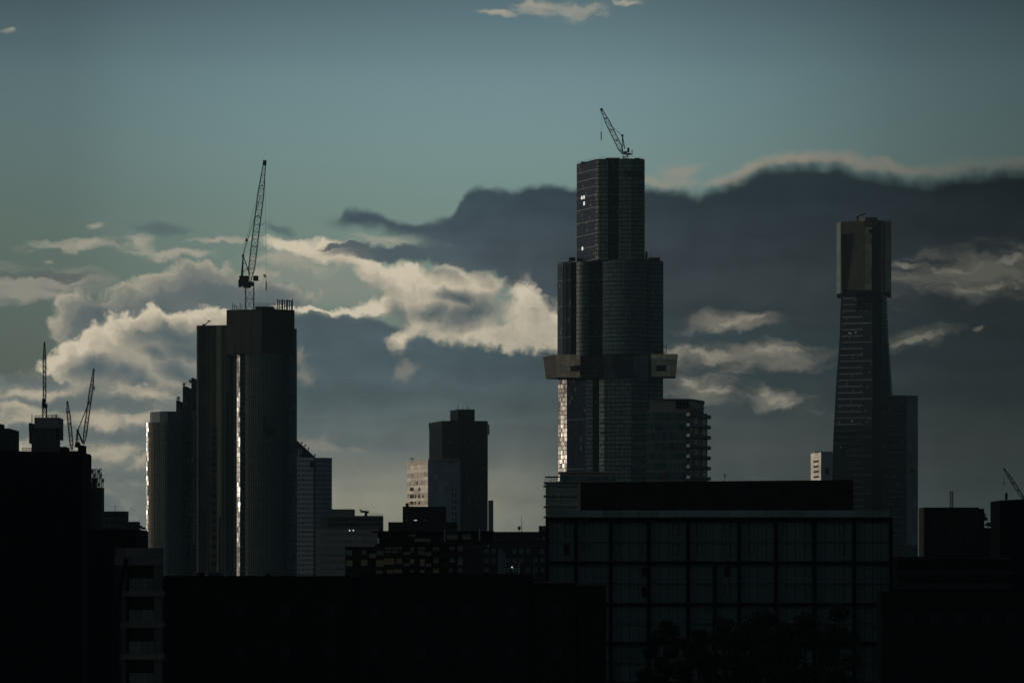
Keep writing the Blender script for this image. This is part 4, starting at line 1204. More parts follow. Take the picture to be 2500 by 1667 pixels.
d = 1480.0
I_ = thing('low_office', 'low flat office block between the blue grey tower and the sunlit pale block', 'building', at(868, d))
MB().pbox(780, 936, 1258.5, None, d, 10).build('body', M['slate'], I_)
MB().pbox(805, 866.5, 1242.5, 1258.5, d + 6, 14).build('plant_room', M['slate'], I_)
panes(MB(), plan([(800, 0), (933, 0)], d), wz(1300, d), wz(1262, d), 2.4, 3.3).build('glass_panes', M['ink'], I_, 'stuff')
railing(I_, P3(902, 1258.5, d), P3(935, 1258.5, d), 1.2, 10)
b_ = thing('cleaning_cradle', 'flat armed roof maintenance crane on the low flat office block', 'crane', at(892, d + 4, wz(1258, d)))
MB().pbox(890, 897, 1250, 1259, d + 3, 3).build('column', M['steel'], b_)
MB().beam(P3(877.5, 1243.5, d + 4), P3(883, 1246, d + 4), 0.7).beam(P3(880, 1247.5, d + 4), P3(900.5, 1250, d + 4), 1.3).pbox(893, 900.5, 1246.5, 1251, d + 3.2, 2).build('arm', M['steel'], b_)

d = 1300.0
J_ = thing('low_office', 'grey green low building with two bright lamps under its roof', 'building', at(850, d))
MB().pbox(772, 926, 1287, None, d, 10).build('body', M['stone'], J_)
panes(MB(), plan([(782, 0), (922, 0)], d), wz(1400, d), wz(1300, d), 2.6, 3.6, sill=0.5).build('glass_panes', M['slateglass'], J_, 'stuff')
MB().pbox(770, 928, 1284, 1288, d - 0.6, 11).build('roof_edge', M['slate'], J_)
for x in (853.5, 862.7): MB().tube(P3(x, 1294.2, d - 0.3), P3(x, 1294.2, d), 0.27, n=10).build('lamp', M['lamp'], J_)

d = 1120.0
D_ = thing('dark_block', 'black windowless block in front of the sunlit pale block with three strip lights', 'building', at(1036, d))
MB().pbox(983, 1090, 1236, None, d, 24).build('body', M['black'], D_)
MB().pbox(948, 1117, 1274, None, d - 6, 22).build('lower_storey', M['black'], D_)
for x, w in ((991, 5), (1011, 7), (1035, 7)): MB().pbox(x, x + w, 1268.6, 1270.4, d - 0.4, 0.35).build('strip_light', M['lit'] if w == 7 and x < 1020 else M['sign'], D_)
panel_grid(P3(984, 1237, d), P3(1089, 1237, d), P3(1089, 1266, d), P3(984, 1266, d), 7, 2, M['black'], D_, 'wall_panel')
MB().pbox(990, 998, 1228, 1236, d + 4, 3).build('roof_vent', M['steel'], D_)

# apartments with curtained windows
d = 760.0
A_ = thing('apartment_block', 'low dark apartment block with rows of dim curtained windows', 'building', at(1010, d))
MB().pbox(843, 917, 1334, None, d + 1.2, 16).build('left_wing', M['soot'], A_)
MB().pbox(915, 1120, 1329, None, d, 18).build('body', M['soot'], A_)
MB().pbox(1120, 1338, 1332, None, d + 1.5, 18).build('right_wing', M['darkwall'], A_)
MB().pbox(918, 1122, 1326, 1329.5, d - 0.8, 19).build('roof_slab', M['black'], A_)
top = MB().pbox(922, 1204, 1298, 1329, d + 8, 12).build('penthouse', M['soot'], A_)
MB().pbox(905, 1206, 1295.5, 1298.5, d + 6.5, 15).build('roof_slab', M['black'], top)
W0 = [(115, 230, 570, 665, 'office'), (415, 500, 570, 650, 'office'), (560, 690, 635, 715, 'office'), (705, 845, 560, 665, 'office'), (870, 985, 515, 615, 'office'), (1000, 1110, 515, 620, 'office'),
      (1120, 1190, 500, 600, 'office'), (1215, 1340, 600, 655, 'office'), (1350, 1420, 515, 610, 'amber'), (1500, 1620, 515, 650, 'office'), (1640, 1745, 600, 670, 'office'), (1780, 1900, 515, 600, 'office'),
      (2090, 2190, 500, 580, 'amber'), (2250, 2352, 480, 600, 'office'),
      (120, 235, 765, 870, 'amber'), (400, 520, 755, 860, 'amber'), (690, 845, 755, 880, 'amber'), (850, 1040, 725, 840, 'amber'), (1080, 1190, 725, 830, 'office'), (1215, 1335, 820, 870, 'office'),
      (1340, 1420, 735, 825, 'amber'), (1535, 1620, 735, 870, 'amber'), (1640, 1745, 820, 890, 'office'), (1790, 1895, 710, 810, 'office'), (2100, 2195, 690, 800, 'amber'), (2255, 2352, 700, 860, 'office'),
      (685, 820, 960, 1035, 'amber'), (900, 1015, 945, 1025, 'amber'), (1030, 1185, 935, 1005, 'amber'), (1350, 1415, 950, 990, 'office'), (1535, 1620, 945, 1000, 'amber'), (1785, 1895, 915, 1000, 'amber'),
      (2085, 2155, 905, 990, 'amber'), (2255, 2340, 905, 990, 'office')]
for x0, x1, y0, y1, mm in W0:
    X0, X1, Y0, Y1 = 830 + x0 / 7.84, 830 + x1 / 7.84, 1270 + y0 / 7.84, 1270 + y1 / 7.84
    dd = d + (1.2 if X1 < 914 else 0) + (1.5 if X0 > 1120 else 0)
    w_ = MB().pbox(X0 - 0.4, X1 + 0.4, Y0 - 0.4, Y1 + 0.4, dd - 0.06, 0.06).build('window', M['frame'], A_)
    n_ = 2 if X1 - X0 < 16 else 3
    for q in range(n_):
        f0, f1 = X0 + (X1 - X0) * q / n_ + 0.3, X0 + (X1 - X0) * (q + 1) / n_ - 0.3
        tt = random.uniform(-0.01, 0.01)
        MB().quad((wx(f0, d), dd - 0.08 - tt, wz(Y1, d)), (wx(f1, d), dd - 0.09 + tt, wz(Y1, d)), (wx(f1, d), dd - 0.09 + tt, wz(Y0, d)), (wx(f0, d), dd - 0.08 - tt, wz(Y0, d))).build('pane', M[mm], w_)
for y in (1340.5, 1357, 1382, 1399):
    MB().pbox(916, 1119, y, y + 2.2, d - 0.9, 1.2).build('balcony_slab', M['soot'], A_)
for k in range(9):
    x = 1182 + k * 17
    for j in range(3):
        if (k + j) % 4 == 3: continue
        w_ = MB().pbox(x, x + 12, 1338 + j * 23, 1352 + j * 23, d + 1.4, 0.1).build('window', M['frame'], A_)
        MB().pbox(x + 0.8, x + 5.6, 1339 + j * 23, 1351 + j * 23, d + 1.36, 0.04).build('pane', M['office'], w_)
        MB().pbox(x + 6.4, x + 11.2, 1339 + j * 23, 1351 + j * 23, d + 1.36, 0.04).build('pane', M['office'], w_)
for x, y0, y1, m_ in ((1084, 1293, 1322, 'band'), (1169, 1291, 1318, 'band'), (1265, 1373, 1420, 'band'), (1302, 1375, 1412, 'slate')):
    MB().pbox(x, x + 3, y0, y1, d - 0.6, 0.5).build('column', M[m_], A_)
for k in range(7): MB().pbox(1216 + k * 2.8, 1217.3 + k * 2.8, 1349, 1402, d + 0.9, 0.5).build('slat', M['band'], A_)
MB().pbox(920.5, 926, 1313, 1326, d + 7.6, 0.5).build('white_panel', M['whiteband'], top)
for x0, x1, y0, y1 in ((998, 1016, 1304, 1309), (1012, 1052, 1314, 1322), (1090, 1118, 1300, 1316), (1128, 1150, 1302, 1316)):
    w_ = MB().pbox(x0, x1, y0, y1, d + 7.7, 0.3).build('window', M['frame'], top)
    MB().pbox(x0 + 0.6, x1 - 0.6, y0 + 0.6, y1 - 0.6, d + 7.64, 0.05).build('pane', M['office'], w_)
MB().tube(P3(1250, 1384, d + 0.6), P3(1250, 1384, d + 1.3), 0.16, n=10).build('lamp', M['lamp'], A_)

d = 1000.0
N_ = thing('low_office', 'long low dark building carrying a satellite dish and a mast', 'building', at(1265, d))
MB().pbox(1195, 1345, 1297.5, None, d, 26).build('body', M['darkwall'], N_)
MB().pbox(1315.5, 1332, 1283, 1297.5, d + 4, 8).build('plant_room', M['darkwall'], N_)
panes(MB(), plan([(1200, 0), (1340, 0)], d), wz(1335, d), wz(1300, d), 2.2, 3.2, sill=0.4).build('glass_panes', M['ink'], N_, 'stuff')
aerial('tall thin whip aerial beside the satellite dish', 1273.6, 1261, 1298, d + 2, 0.12)
s_ = thing('satellite_dish', 'small round dish on the long low dark building', 'dish', at(1268, d + 2, wz(1297.5, d)))
m = MB()
c_ = P3(1268.5, 1289, d + 2)
ax = Vector((-0.55, -0.75, 0.35)).normalized()
u_ = ax.cross(Vector((0, 0, 1))).normalized(); v_ = u_.cross(ax)
rg = []
for j in range(5):
    r_ = 0.8 * j / 4
    rg.append([c_ + (u_ * math.cos(k * math.tau / 14) + v_ * math.sin(k * math.tau / 14)) * r_ + ax * (0.28 * (r_ / 0.8) ** 2) for k in range(14)])
for j in range(4):
    for k in range(14): m.quad(rg[j][k], rg[j + 1][k], rg[j + 1][(k + 1) % 14], rg[j][(k + 1) % 14])
m.build('reflector', M['steel'], s_)
MB().tube(c_ - Vector((0, -0.2, 0)), P3(1268.5, 1298, d + 2), 0.12, 0.15, 8).build('post', M['steel'], s_)
MB().beam(c_, c_ + ax * 0.75, 0.06).beam(c_ + ax * 0.7, c_ + ax * 0.85, 0.16).build('feed_arm', M['steel'], s_)

# terrace building left of the dark band
d = 850.0
O_ = thing('apartment_building', 'green glass terrace building with thin slab edges at the foot of the tallest tower', 'building', at(1380, d))
op = plan([(1332, 1), (1420, 0), (1500, 0)], d)
zt = wz(1177, d)
body(O_, op, plan([(1500, 20), (1332, 20)], d), 0, zt, M['slate'])
glazing(O_, op, wz(1420, d), zt, M['green'], 1.2, 3.4)
for y in (1176, 1184, 1209, 1235, 1260, 1286, 1312):
    MB().pbox(1326.5 if y > 1180 else 1327.5, 1420, y, y + 2.6, d - 0.5, 12).build('slab_edge', M['slate'], O_)
MB().pbox(1366, 1506, 1153, 1177, d + 4, 12).build('setback_storey', M['stone'], O_)
panes(MB(), plan([(1368, 4), (1504, 4)], d), wz(1176, d), wz(1160, d), 1.3, 2.6).build('glass_panes', M['teal'], O_, 'stuff')
MB().pbox(1362, 1508, 1151, 1153.5, d + 3, 14).build('roof_edge', M['stone'], O_)
pg = MB().pbox(1330, 1366, 1162.5, 1164.2, d + 3, 8).build('pergola', M['slate'], O_)
for x in (1340, 1346, 1352, 1358, 1364): MB().pbox(x, x + 1.0, 1160 if x in (1340, 1358) else 1164, 1177, d + 3.2, 0.3).build('post', M['slate'], pg)
railing(O_, P3(1328, 1177, d + 1), P3(1366, 1177, d + 1), 1.0, 9, 0.07)

# balcony building right of the tallest tower
d = 830.0
B_ = thing('apartment_building', 'balconied apartment building at the right foot of the tallest tower', 'building', at(1650, d))
bp = plan([(1578, 0), (1675, 0)], d)
rp_ = plan([(1675, 0), (1727, 15)], d)
zt = wz(1003, d)
body(B_, bp + rp_[1:], plan([(1727, 30), (1578, 30)], d), 0, zt, M['stone'])
glazing(B_, bp, wz(1200, d), zt - 0.6, M['teal'], 1.3, 3.3)
for k in range(8):
    y = 1012 + k * 25.5
    zf = wz(y, d)
    nb = offset(rp_, 1.3)
    sl = MB().prism([nb[0], nb[1], (nb[1][0] - 0.2, nb[1][1] + 3), (rp_[1][0], rp_[1][1] + 2), rp_[0]], zf - 0.42, zf + 0.62).build('balcony', M['stone'], B_)
    if k < 7:
        A2, B2 = Vector((*rp_[0], 0)), Vector((*rp_[1], 0))
        (ax_, ay_), _l = out_n(rp_[0], rp_[1])
        for f0, f1, mm, nm, pr in ((0.02, 0.12, 'stone', 'wall_pier', 0.2), (0.12, 0.34, 'ink', 'window', 0.08), (0.36, 0.5, 'pale', 'wall_pier', 0.25), (0.52, 0.7, 'ink', 'window', 0.08), (0.72, 0.9, 'pale', 'wall_pier', 0.25)):
            p, q = A2.lerp(B2, f0), A2.lerp(B2, f1)
            o_ = Vector((ax_ * pr, ay_ * pr, 0))
            lo, hi = zf - 2.75, zf - 0.45
            MB().hexa([p + o_ + Vector((0, 0, lo)), q + o_ + Vector((0, 0, lo)), q + Vector((0, 0, lo)), p + Vector((0, 0, lo)),
                       p + o_ + Vector((0, 0, hi)), q + o_ + Vector((0, 0, hi)), q + Vector((0, 0, hi)), p + Vector((0, 0, hi))]).build(nm, M[mm], B_)
MB().prism(plan([(1587, 2), (1683, 2), (1718, 12), (1718, 26), (1587, 26)], d), zt, wz(974, d)).build('penthouse', M['stone'], B_)
panes(MB(), plan([(1650, 1.9), (1682, 1.9)], d), zt, wz(977, d), 1.2, 3.4).build('glass_panes', M['ink'], B_, 'stuff')
panes(MB(), plan([(1684, 1.9), (1712, 10)], d), zt + 0.8, wz(979, d), 1.4, 3.0).build('glass_panes', M['office'], B_, 'stuff')
MB().prism(plan([(1585, 1.4), (1684, 1.4), (1720, 11.6), (1720, 26), (1585, 26)], d), wz(974.5, d), wz(972.5, d)).build('roof_slab', M['slate'], B_)
MB().beam(P3(1718, 989, d, 12), P3(1727.5, 989.5, d, 12), 0.28).build('canopy_arm', M['slate'], B_)
for x, y0, y1 in ((1595.5, 1040, 1057), (1614, 1092, 1101), (1594, 1168, 1173)): MB().pbox(x, x + 4, y0, y1, d - 0.2, 0.15).build('blind', M['stone'], B_)

# long dark plant storey
d = 700.0
Z_ = thing('dark_block', 'long windowless black block behind the gridded glass office', 'building', at(1750, d))
MB().hexa([(wx(1417, d), d, 0), (wx(2083, d), d, 0), (wx(2083, d), d + 30, 0), (wx(1417, d), d + 30, 0),
           (wx(1417, d), d, wz(1177, d)), (wx(2083, d), d, wz(1171, d)), (wx(2083, d), d + 30, wz(1171, d)), (wx(1417, d), d + 30, wz(1177, d))]).build('body', M['soot'], Z_)
panel_grid(P3(1418, 1178.5, d), P3(2082, 1172.5, d), P3(2082, 1250, d), P3(1418, 1250, d), 26, 2, M['soot'], Z_, 'wall_panel', 0.08, 0.1)
aerial('small forked aerial on the roof of the long black block', 1769, 1154, 1174, d + 5, 0.09, ((1766, 1775, 1159), (1767, 1773, 1163)))

# ================================================================== gridded glass office
d = 440.0
O2 = thing('glass_office', 'long glass office with a dark column grid and pale parapet in the right foreground', 'building', at(1755, d))
MB().pbox(1337, 2175, 1246, None, d + 0.6, 24).build('body', M['darkwall'], O2)
cols = [1336, 1406, 1491, 1584, 1680.5, 1805, 1895, 1989, 2086, 2176]
rows = [(1273, 1321), (1324.5, 1369.5), (1377, 1422), (1425.5, 1471), (1477.5, 1521), (1524.5, 1566), (1573, 1617), (1620.5, 1664)]
for x in cols: MB().pbox(x - 4, x + 4, 1263, None, d - 0.55, 1.1).build('column', M['black'], O2)
MB().pbox(1741, 1750, 1377, None, d - 0.5, 1.0).build('column', M['black'], O2)
for y0, y1 in ((1262, 1273), (1369.5, 1377), (1471, 1477.5), (1566, 1573)):
    MB().pbox(1334, 2178, y0, y1, d - 0.45, 1.0).build('beam', M['black'], O2)
rest = MB()
mul = MB()
for ri, (y0, y1) in enumerate(rows):
    for c0, c1 in zip(cols, cols[1:]):
        a0, a1 = c0 + 4, c1 - 4
        n = max(3, round((a1 - a0) / 20.0))
        for q in range(n):
            f0, f1 = a0 + (a1 - a0) * q / n + 0.5, a0 + (a1 - a0) * (q + 1) / n - 0.5
            t0, t1 = random.gauss(0, 0.006), random.gauss(0, 0.006)
            if ri < 6:
                m = MB()
            else:
                m = rest
            m.hexa([(wx(f0, d), d + 0.16 + t0, wz(y1, d)), (wx(f1, d), d + 0.16 - t0, wz(y1, d)), (wx(f1, d), d + 0.2, wz(y1, d)), (wx(f0, d), d + 0.2, wz(y1, d)),
                    (wx(f0, d), d + 0.16 + t1, wz(y0, d)), (wx(f1, d), d + 0.16 - t1, wz(y0, d)), (wx(f1, d), d + 0.2, wz(y0, d)), (wx(f0, d), d + 0.2, wz(y0, d))])
            if ri < 6: m.build('glass_pane', M['office'], O2)
            mul.pbox(f1, f1 + 1.0, y0, y1, d + 0.10, 0.14)
            if q % 2 == 0: mul.pbox((f0 + f1) / 2 - 0.25, (f0 + f1) / 2 + 0.25, y0, y1, d + 0.13, 0.1)
rest.build('glass_panes', M['office'], O2, 'stuff')
mul.build('mullions', M['frame'], O2, 'stuff')
for (_, y0), (y1, _) in zip(rows[::2], rows[1::2]):
    for c0, c1 in zip(cols, cols[1:]):
        MB().pbox(c0 + 4.2, c1 - 4.2, y0, y1, d - 0.05, 0.4).build('floor_edge', M['slate'], O2)
for j, (y0, y1) in enumerate(((1279, 1305), (1328, 1353), (1383, 1407), (1431, 1456))):
    for k, (x0, x1) in enumerate(((1376, 1391), (1425, 1440), (1496, 1513), (1566, 1581), (1642, 1659), (1700, 1715), (1768, 1785), (1827, 1842), (1895, 1912), (1967, 1982), (2048, 2063))):
        if j > 1 and k not in (3, 6, 9): continue
        fr = MB().pbox(x0, x0 + 1.1, y0, y1, d + 0.04, 0.1).pbox(x1 - 1.1, x1, y0, y1, d + 0.04, 0.1).pbox(x0 + 1.1, x1 - 1.1, y0, y0 + 1.1, d + 0.04, 0.1).pbox(x0 + 1.1, x1 - 1.1, y1 - 1.1, y1, d + 0.04, 0.1)
        fr.build('opening_sash', M['frame'], O2)
        if (j, k) in ((1, 0), (2, 3), (3, 3), (2, 6)): MB().pbox(x0 + 1.2, x1 - 1.2, y0 + 1.2, y1 - 1.2, d + 0.09, 0.05).build('open_window', M['ink'], O2)
x = 1341.0
k = 0
while x < 2172:
    w = 44.0
    x2 = min(x + w, 2174)
    MB().pbox(x + 0.5, x2 - 0.5, 1245.5 - (k % 3 == 1) * 0.3, 1262, d - 0.1 - random.random() * 0.03, 0.5).build('parapet_panel', M['parapet'], O2)
    x = x2
    k += 1

# ================================================================== left foreground
d = 600.0
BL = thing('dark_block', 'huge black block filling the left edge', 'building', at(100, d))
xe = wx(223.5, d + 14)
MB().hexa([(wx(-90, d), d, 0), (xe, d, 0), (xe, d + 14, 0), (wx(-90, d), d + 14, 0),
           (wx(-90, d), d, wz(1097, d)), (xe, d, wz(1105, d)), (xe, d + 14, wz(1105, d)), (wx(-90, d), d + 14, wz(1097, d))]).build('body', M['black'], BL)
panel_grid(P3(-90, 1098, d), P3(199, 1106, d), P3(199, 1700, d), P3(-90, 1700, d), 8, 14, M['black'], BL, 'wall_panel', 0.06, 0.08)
MB().prism([(-176, 215), (-126, 215), (-126, 598), (-176, 598)], 0, wz(1099, 600)).build('wing_or_shade_block', M['black'], BL)  # unseen wing, added to shade the foreground from the low sun
railing(BL, P3(50, 1101, d, 2), P3(76, 1101.5, d, 2), 0.9, 7, 0.1)
MB().pbox(147, 170, 1090, 1104, d + 8, 6).build('plant_room', M['black'], BL)
MB().pbox(190, 211, 1087, 1107, d + 6, 3).build('plant_room', M['black'], BL)
d = 900.0
BB = thing('dark_block', 'dark stepped block behind the huge black block at the left edge', 'building', at(20, d))
MB().pbox(-60, 11.5, 1029, None, d, 20).build('body', M['darkwall'], BB)
MB().pbox(11.5, 43.5, 1045.5, None, d + 1, 18).build('lower_wing', M['darkwall'], BB)
panes(MB(), plan([(13, 1), (42, 1)], d), wz(1100, d), wz(1049, d), 1.5, 3.2).build('glass_panes', M['ink'], BB, 'stuff')
d = 1005.0
UB = thing('dark_block', 'dark building under the pair of cranes, almost hidden by the huge black block', 'building', at(180, d))
MB().pbox(150, 222, 1100.5, None, d - 12, 30).build('body', M['darkwall'], UB)
d = 1150.0
CT = thing('concrete_core', 'unfinished concrete core wrapped in climbing formwork behind the huge black block', 'building', at(112, d))
MB().pbox(77, 147, 1042, None, d, 10).build('core_wall', M['darkwall'], CT)
panel_grid(P3(78, 1046, d), P3(137, 1046, d), P3(137, 1098, d), P3(78, 1098, d), 5, 3, M['darkwall'], CT, 'wall_panel')
ft = MB().pbox(84.5, 155, 1019, 1045, d - 1.4, 12).build('climbing_formwork', M['form'], CT)
panel_grid(P3(85, 1019.5, d, -1.4), P3(143, 1019.5, d, -1.4), P3(143, 1044.5, d, -1.4), P3(85, 1044.5, d, -1.4), 5, 1, M['form'], ft, 'form_panel', 0.14, 0.12)
MB().pbox(70, 85, 1032, 1053, d + 2, 18).pbox(71, 77, 1053, 1082, d + 3, 12).build('hanging_platform', M['screen'], CT)
MB().pbox(140, 149.5, 1045, 1072, d + 3, 12).build('hanging_platform', M['screen'], CT)
railing(CT, P3(112, 1019, d), P3(142, 1019, d), 1.2, 9, 0.16)
railing(CT, P3(86, 1019, d), P3(104, 1019, d), 1.0, 5, 0.14)
for x, y0 in ((78, 1012), (137, 1012.5), (128, 1013)): MB().beam(P3(x, 1032 if x < 80 else 1019, d + 3), P3(x, y0, d + 3), 0.3).build('roof_pole', M['steel'], CT)
d = 1000.0
SC = thing('scaffolded_building', 'narrow dark building topped by scaffolding right of the huge black block', 'building', at(240, d))
MB().pbox(215, 254.5, 1189.5, None, d, 6).build('body', M['darkwall'], SC)
m = MB()
for j in range(4):
    y = 1189 - j * 11
    for i in range(6 - j // 2):
        x = 223 + i * 5.2
        for q in (0, 3.0):
            m.beam(P3(x, y, d, q), P3(x, y - 11, d, q), 0.22)
        if (i * 3 + j * 5) % 4: m.beam(P3(x, y - 11, d), P3(x + 5.2, y - 11, d), 0.24)
        if (i + j) % 3 == 0: m.beam(P3(x, y, d), P3(x + 5.2, y - 11, d), 0.16)
        if (i * 7 + j) % 3 == 0: m.pbox(x, x + 5.2, y - 9, y - 3, d + 0.4, 0.1)
m.beam(P3(243, 1152, d), P3(243.5, 1143, d), 0.2).beam(P3(247, 1156, d), P3(247, 1150, d), 0.2)
m.build('scaffolding', M['steel'], SC)
MB().pbox(224, 236, 1166, 1189, d + 4, 4).build('stair_core', M['darkwall'], SC)
d = 1300.0
LO = thing('low_office', 'low stepped building left of the rounded glass tower', 'building', at(290, d))
MB().pbox(222, 314, 1247.5, None, d, 8).build('body', M['darkwall'], LO)
MB().pbox(305, 342, 1273, None, d + 2, 8).build('lower_wing', M['darkwall'], LO)
panes(MB(), plan([(256, 0), (307, 0)], d), wz(1300, d), wz(1250, d), 2.0, 3.2).build('glass_panes', M['ink'], LO, 'stuff')
aerial('tiny bent aerial on the low stepped building', 281, 1236, 1248, d + 3, 0.14, ((279, 285, 1235.5),))


def tree(label, px, top, d, width, group, seed=0, n=900, leaf=0.28, z0=0.0):
    random.seed(seed)
    rt = thing('tree', label, 'tree', at(px, d, z0), group)
    x, zt_ = wx(px, d), wz(top, d)
    h = zt_ - z0
    m = MB()
    tr = h * 0.022 + 0.08
    pts = [Vector((x, d, z0)), Vector((x + random.uniform(-.2, .2), d, z0 + h * 0.35)), Vector((x + random.uniform(-.4, .4), d + 0.2, z0 + h * 0.65)), Vector((x, d, zt_ - h * 0.06))]
    for i, (a, b) in enumerate(zip(pts, pts[1:])): m.tube(a, b, tr * (1 - 0.3 * i), tr * (0.7 - 0.3 * i) + 0.02, 7)
    w = width * d / FPX / 2
    cl = []
    for i in range(11):
        an = i * 2.4
        f = random.uniform(0.5, 0.93)
        s_ = pts[1].lerp(pts[3], (f - 0.35) / 0.65)
        e_ = s_ + Vector((math.cos(an) * w * random.uniform(.45, .9) * (1.3 - f), math.sin(an) * w * random.uniform(.5, .9) * (1.3 - f), h * random.uniform(0.0, 0.06)))
        m.tube(s_, e_, tr * 0.35, tr * 0.1, 5)
        cl.append((e_, random.uniform(0.34, 0.52) * w))
    cl.append((pts[3], w * 0.4))
    m.build('trunk', M['bark'], rt)
    lf = MB()
    for c_, r_ in cl: leaves(lf, c_, r_, r_ * 0.8, n // len(cl), leaf)
    lf.build('crown', M['leaf'], rt)
    return rt


d = 470.0
LB = thing('dark_block', 'low black block between the huge black block and the pale balcony stack', 'building', at(290, d))
MB().pbox(215, 362, 1292, None, d, 16).build('body', M['black'], LB)
MB().pbox(300, 352, 1303, 1304.5, d - 0.3, 0.4).build('gutter', M['slate'], LB)
for i, (px, y, w, lab) in enumerate(((344, 1283, 12, 'small dark roof tree beside the rounded glass tower, taller of two'), (351.5, 1287, 10, 'small dark roof tree beside the rounded glass tower, shorter of two'))):
    tree(lab, px, y, d + 4.0, w, 'roof trees beside the rounded glass tower', 40 + i, 300, 0.09, wz(1292, d))

# balcony stack
d = 255.0
ZB = thing('balcony_building', 'grey concrete balcony stack with dark openings in the lower left foreground', 'building', at(340, d))
MB().pbox(281, 399, 1337, None, d + 2.4, 3).build('body', M['darkwall'], ZB)
for k in range(5):
    MB().pbox(282 + k * 23.2, 282 + k * 23.2 + 22.4, 1336.5 + k * 0.4, 1357.5, d - 0.05, 0.3).build('parapet_panel', M['concrete'], ZB)
MB().pbox(280, 400, 1358, 1379.5, d, 2.4).build('fascia', M['concrete'], ZB)
MB().pbox(376, 396, 1379.5, None, d + 0.2, 2.2).build('corner_pier', M['tan'], ZB)
MB().pbox(296, 315, 1379.5, None, d + 0.2, 2.2).build('corner_pier', M['concrete'], ZB)
for k in range(5):
    y = 1441 + k * 77
    MB().pbox(294, 402, y, y + 14, d - 0.15, 2.6).build('balcony_slab', M['concrete'], ZB)
    for q in range(4): MB().pbox(315.5 + q * 15.2, 315.5 + q * 15.2 + 14.4, y - 30, y, d + 0.1, 0.12).build('balustrade_panel', M['concrete'], ZB)
    MB().pbox(316, 375, y - 62, y, d + 2.2, 0.15).build('window', M['ink'], ZB)
MB().beam(P3(308, 1362, d - 0.3), P3(286, 1480, d - 0.3), 0.35).beam(P3(286, 1480, d - 0.3), P3(283, 1667, d - 0.3), 0.35).build('downpipe', M['black'], ZB)

# long black foreground building
d = 300.0
FB = thing('dark_block', 'long black building across the lower middle with faint small windows', 'building', at(900, d))
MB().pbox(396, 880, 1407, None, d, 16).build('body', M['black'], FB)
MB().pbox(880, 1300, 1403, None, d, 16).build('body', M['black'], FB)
MB().pbox(1300, 1404, 1422, None, d, 16).build('lower_wing', M['soot'], FB)
MB().pbox(1404, 1479, 1427.5, None, d + 0.5, 14).build('lower_wing', M['soot'], FB)
for x0, x1, y in ((398, 640, 1405), (640, 880, 1405.3), (880, 1090, 1400.8), (1090, 1299, 1401.2), (1301, 1404, 1420), (1405, 1478, 1425.8)):
    MB().pbox(x0, x1 - 1, y, y + 2.6, d - 0.12, 0.6).build('coping', M['slate'] if x0 > 1300 else M['black'], FB)
for j in range(2):
    for k in range(8):
        x = 586 + k * 110.5
        w_ = MB().pbox(x - 10, x + 10, 1482 + j * 100, 1505 + j * 100, d - 0.05, 0.06).build('window', M['frame'], FB)
        MB().pbox(x - 8.6, x - 0.6, 1483.4 + j * 100, 1503.6 + j * 100, d - 0.08, 0.04).build('pane', M['navy'], w_)
        MB().pbox(x + 0.6, x + 8.6, 1483.4 + j * 100, 1503.6 + j * 100, d - 0.08, 0.04).build('pane', M['navy'], w_)
for x, y0, w in ((480, 1398, 20), (650, 1400, 10), (1000, 1396, 26), (1180, 1397, 12)): MB().pbox(x, x + w, y0, 1407, d + 6, 2).build('roof_vent', M['black'], FB)
MB().pbox(508, 546, 1396, 1407, d + 9, 3).build('roof_vent', M['slate'], FB)

# ================================================================== right foreground
d = 800.0
RW = thing('dark_block', 'flat black block right of the dark slab carrying a lattice mast', 'building', at(2320, d))
MB().pbox(2243, 2391, 1238, None, d, 10).build('body', M['black'], RW)
MB().pbox(2391, 2403, 1241, None, d + 2, 4).build('wing_or_shade_block', M['black'], RW)
MB().pbox(2385, 2452, 1288, None, d + 1, 4).build('low_wing', M['black'], RW)
panel_grid(P3(2257, 1239.5, d), P3(2390, 1239.5, d), P3(2390, 1340, d), P3(2257, 1340, d), 7, 4, M['black'], RW, 'wall_panel', 0.08, 0.1)
LM = thing('lattice_mast', 'short lattice mast on the flat black block near the right edge', 'mast', at(2323, d + 6, wz(1238, d)))
MB().lattice(P3(2323, 1238, d + 6), P3(2323, 1198, d + 6), 0.85, 0.85, 9, 0.13).build('lattice', M['steel'], LM)
tree('small dark tree in the gap between the two black blocks at the right', 2402.5, 1254, 803.0, 20, None, 60, 700, 0.22, wz(1288, 801.0))
tree('lower bushy tree touching the black block at the far right edge', 2413, 1276, 803.0, 20, None, 61, 500, 0.2, wz(1288, 801.0))
d = 1290.0
CB = thing('dark_block', 'dark building that carries the faint crane behind the black block at the right edge', 'building', at(2505, d))
MB().pbox(2440, 2600, 1240, None, d, 24).build('body', M['darkwall'], CB)
d = 600.0
RX = thing('dark_block', 'black block cut off by the right edge', 'building', at(2470, d))
xe = wx(2418, d + 12)
MB().hexa([(xe, d, 0), (wx(2620, d), d, 0), (wx(2620, d), d + 12, 0), (xe, d + 12, 0),
           (xe, d, wz(1221, d)), (wx(2620, d), d, wz(1212, d)), (wx(2620, d), d + 12, wz(1212, d)), (xe, d + 12, wz(1221, d))]).build('body', M['black'], RX)
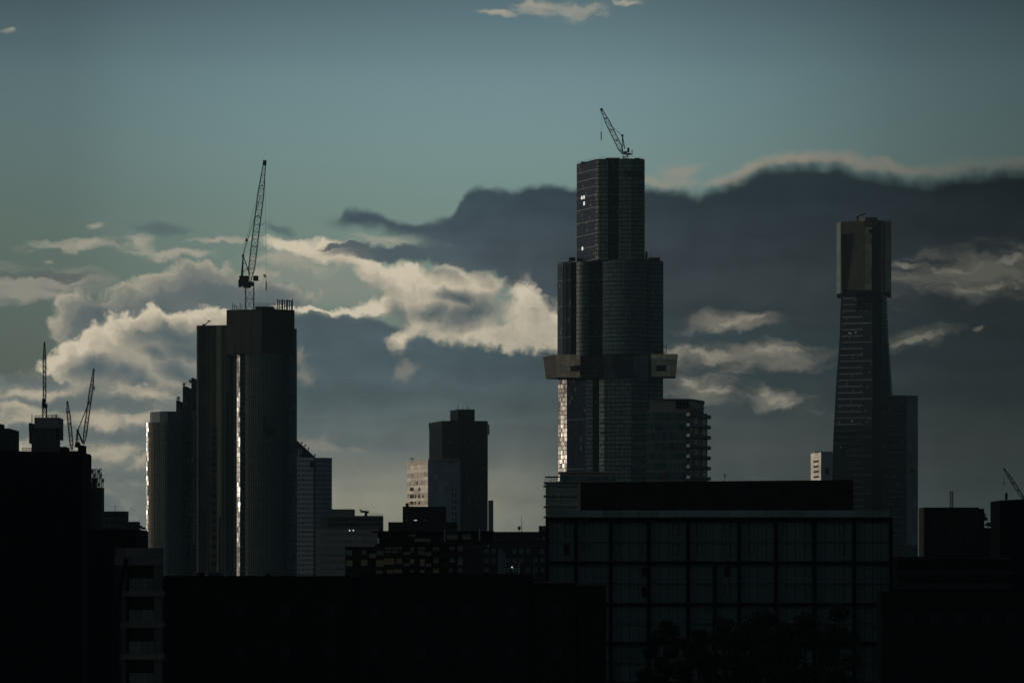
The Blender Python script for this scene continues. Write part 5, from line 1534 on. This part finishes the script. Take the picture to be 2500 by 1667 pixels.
panel_grid(P3(2443, 1222.5, d), P3(2618, 1214, d), P3(2618, 1500, d), P3(2443, 1500, d), 6, 8, M['black'], RX, 'wall_panel', 0.06, 0.08)
MB().pbox(2455.5, 2460, 1203, 1219, d + 4, 1).build('roof_vent', M['black'], RX)
d = 420.0
PK = thing('car_park', 'dark low building with pale horizontal deck edges right of the gridded glass office', 'building', at(2320, d))
MB().pbox(2180, 2560, 1358, None, d + 1, 6).build('body', M['black'], PK)
for y0, y1 in ((1360, 1365), (1390, 1404), (1423, 1437), (1470, 1480)):
    MB().pbox(2184, 2470, y0, y1, d, 1.2).build('deck_edge', M['darkwall'], PK)
d = 330.0
RF = thing('dark_block', 'black foreground building in the lower right corner', 'building', at(2400, d))
MB().pbox(2140, 2580, 1445, None, d, 5).build('body', M['black'], RF)
for k in range(5):
    w_ = MB().pbox(2210 + k * 62, 2232 + k * 62, 1500, 1522, d - 0.05, 0.06).build('window', M['frame'], RF)
    MB().pbox(2211.5 + k * 62, 2230.5 + k * 62, 1501.5, 1520.5, d - 0.08, 0.04).build('pane', M['navy'], w_)
MB().pbox(2138, 2582, 1443, 1446, d - 0.1, 1).build('coping', M['black'], RF)
spots = ((1600, 1534, 70, 'dark street tree at the left foot of the gridded glass office'), (1655, 1542, 60, 'dark street tree between the narrow and the leftmost tree before the glass office'), (1626, 1499, 34, 'narrow pointed tree before the gridded glass office'),
         (1768, 1493, 90, 'dark rounded tree before the middle of the gridded glass office'), (1868, 1480, 120, 'wide dark tree right of the rounded tree before the glass office'), (1965, 1488, 110, 'dark tree second from the right end of the gridded glass office'),
         (2050, 1462, 100, 'dark tree at the right end of the gridded glass office, last of the row'))
spots += ((1710, 1528, 90, 'low dark added tree left of the rounded tree before the glass office'), (1820, 1512, 100, 'low dark added tree between the rounded tree and the wide tree before the glass office'),  # extra trees added to darken the office's lower rows
          (1915, 1508, 100, 'low dark added tree right of the wide tree before the glass office'))
for i, (px, y, w, lab) in enumerate(spots):
    tree(lab, px, y, 360.0 + (i % 3) * 8, max(w * 1.7, 120), 'dark trees in front of the glass office', 80 + i, 6500, 0.26)  # crowns widened to cover and darken the lower panes
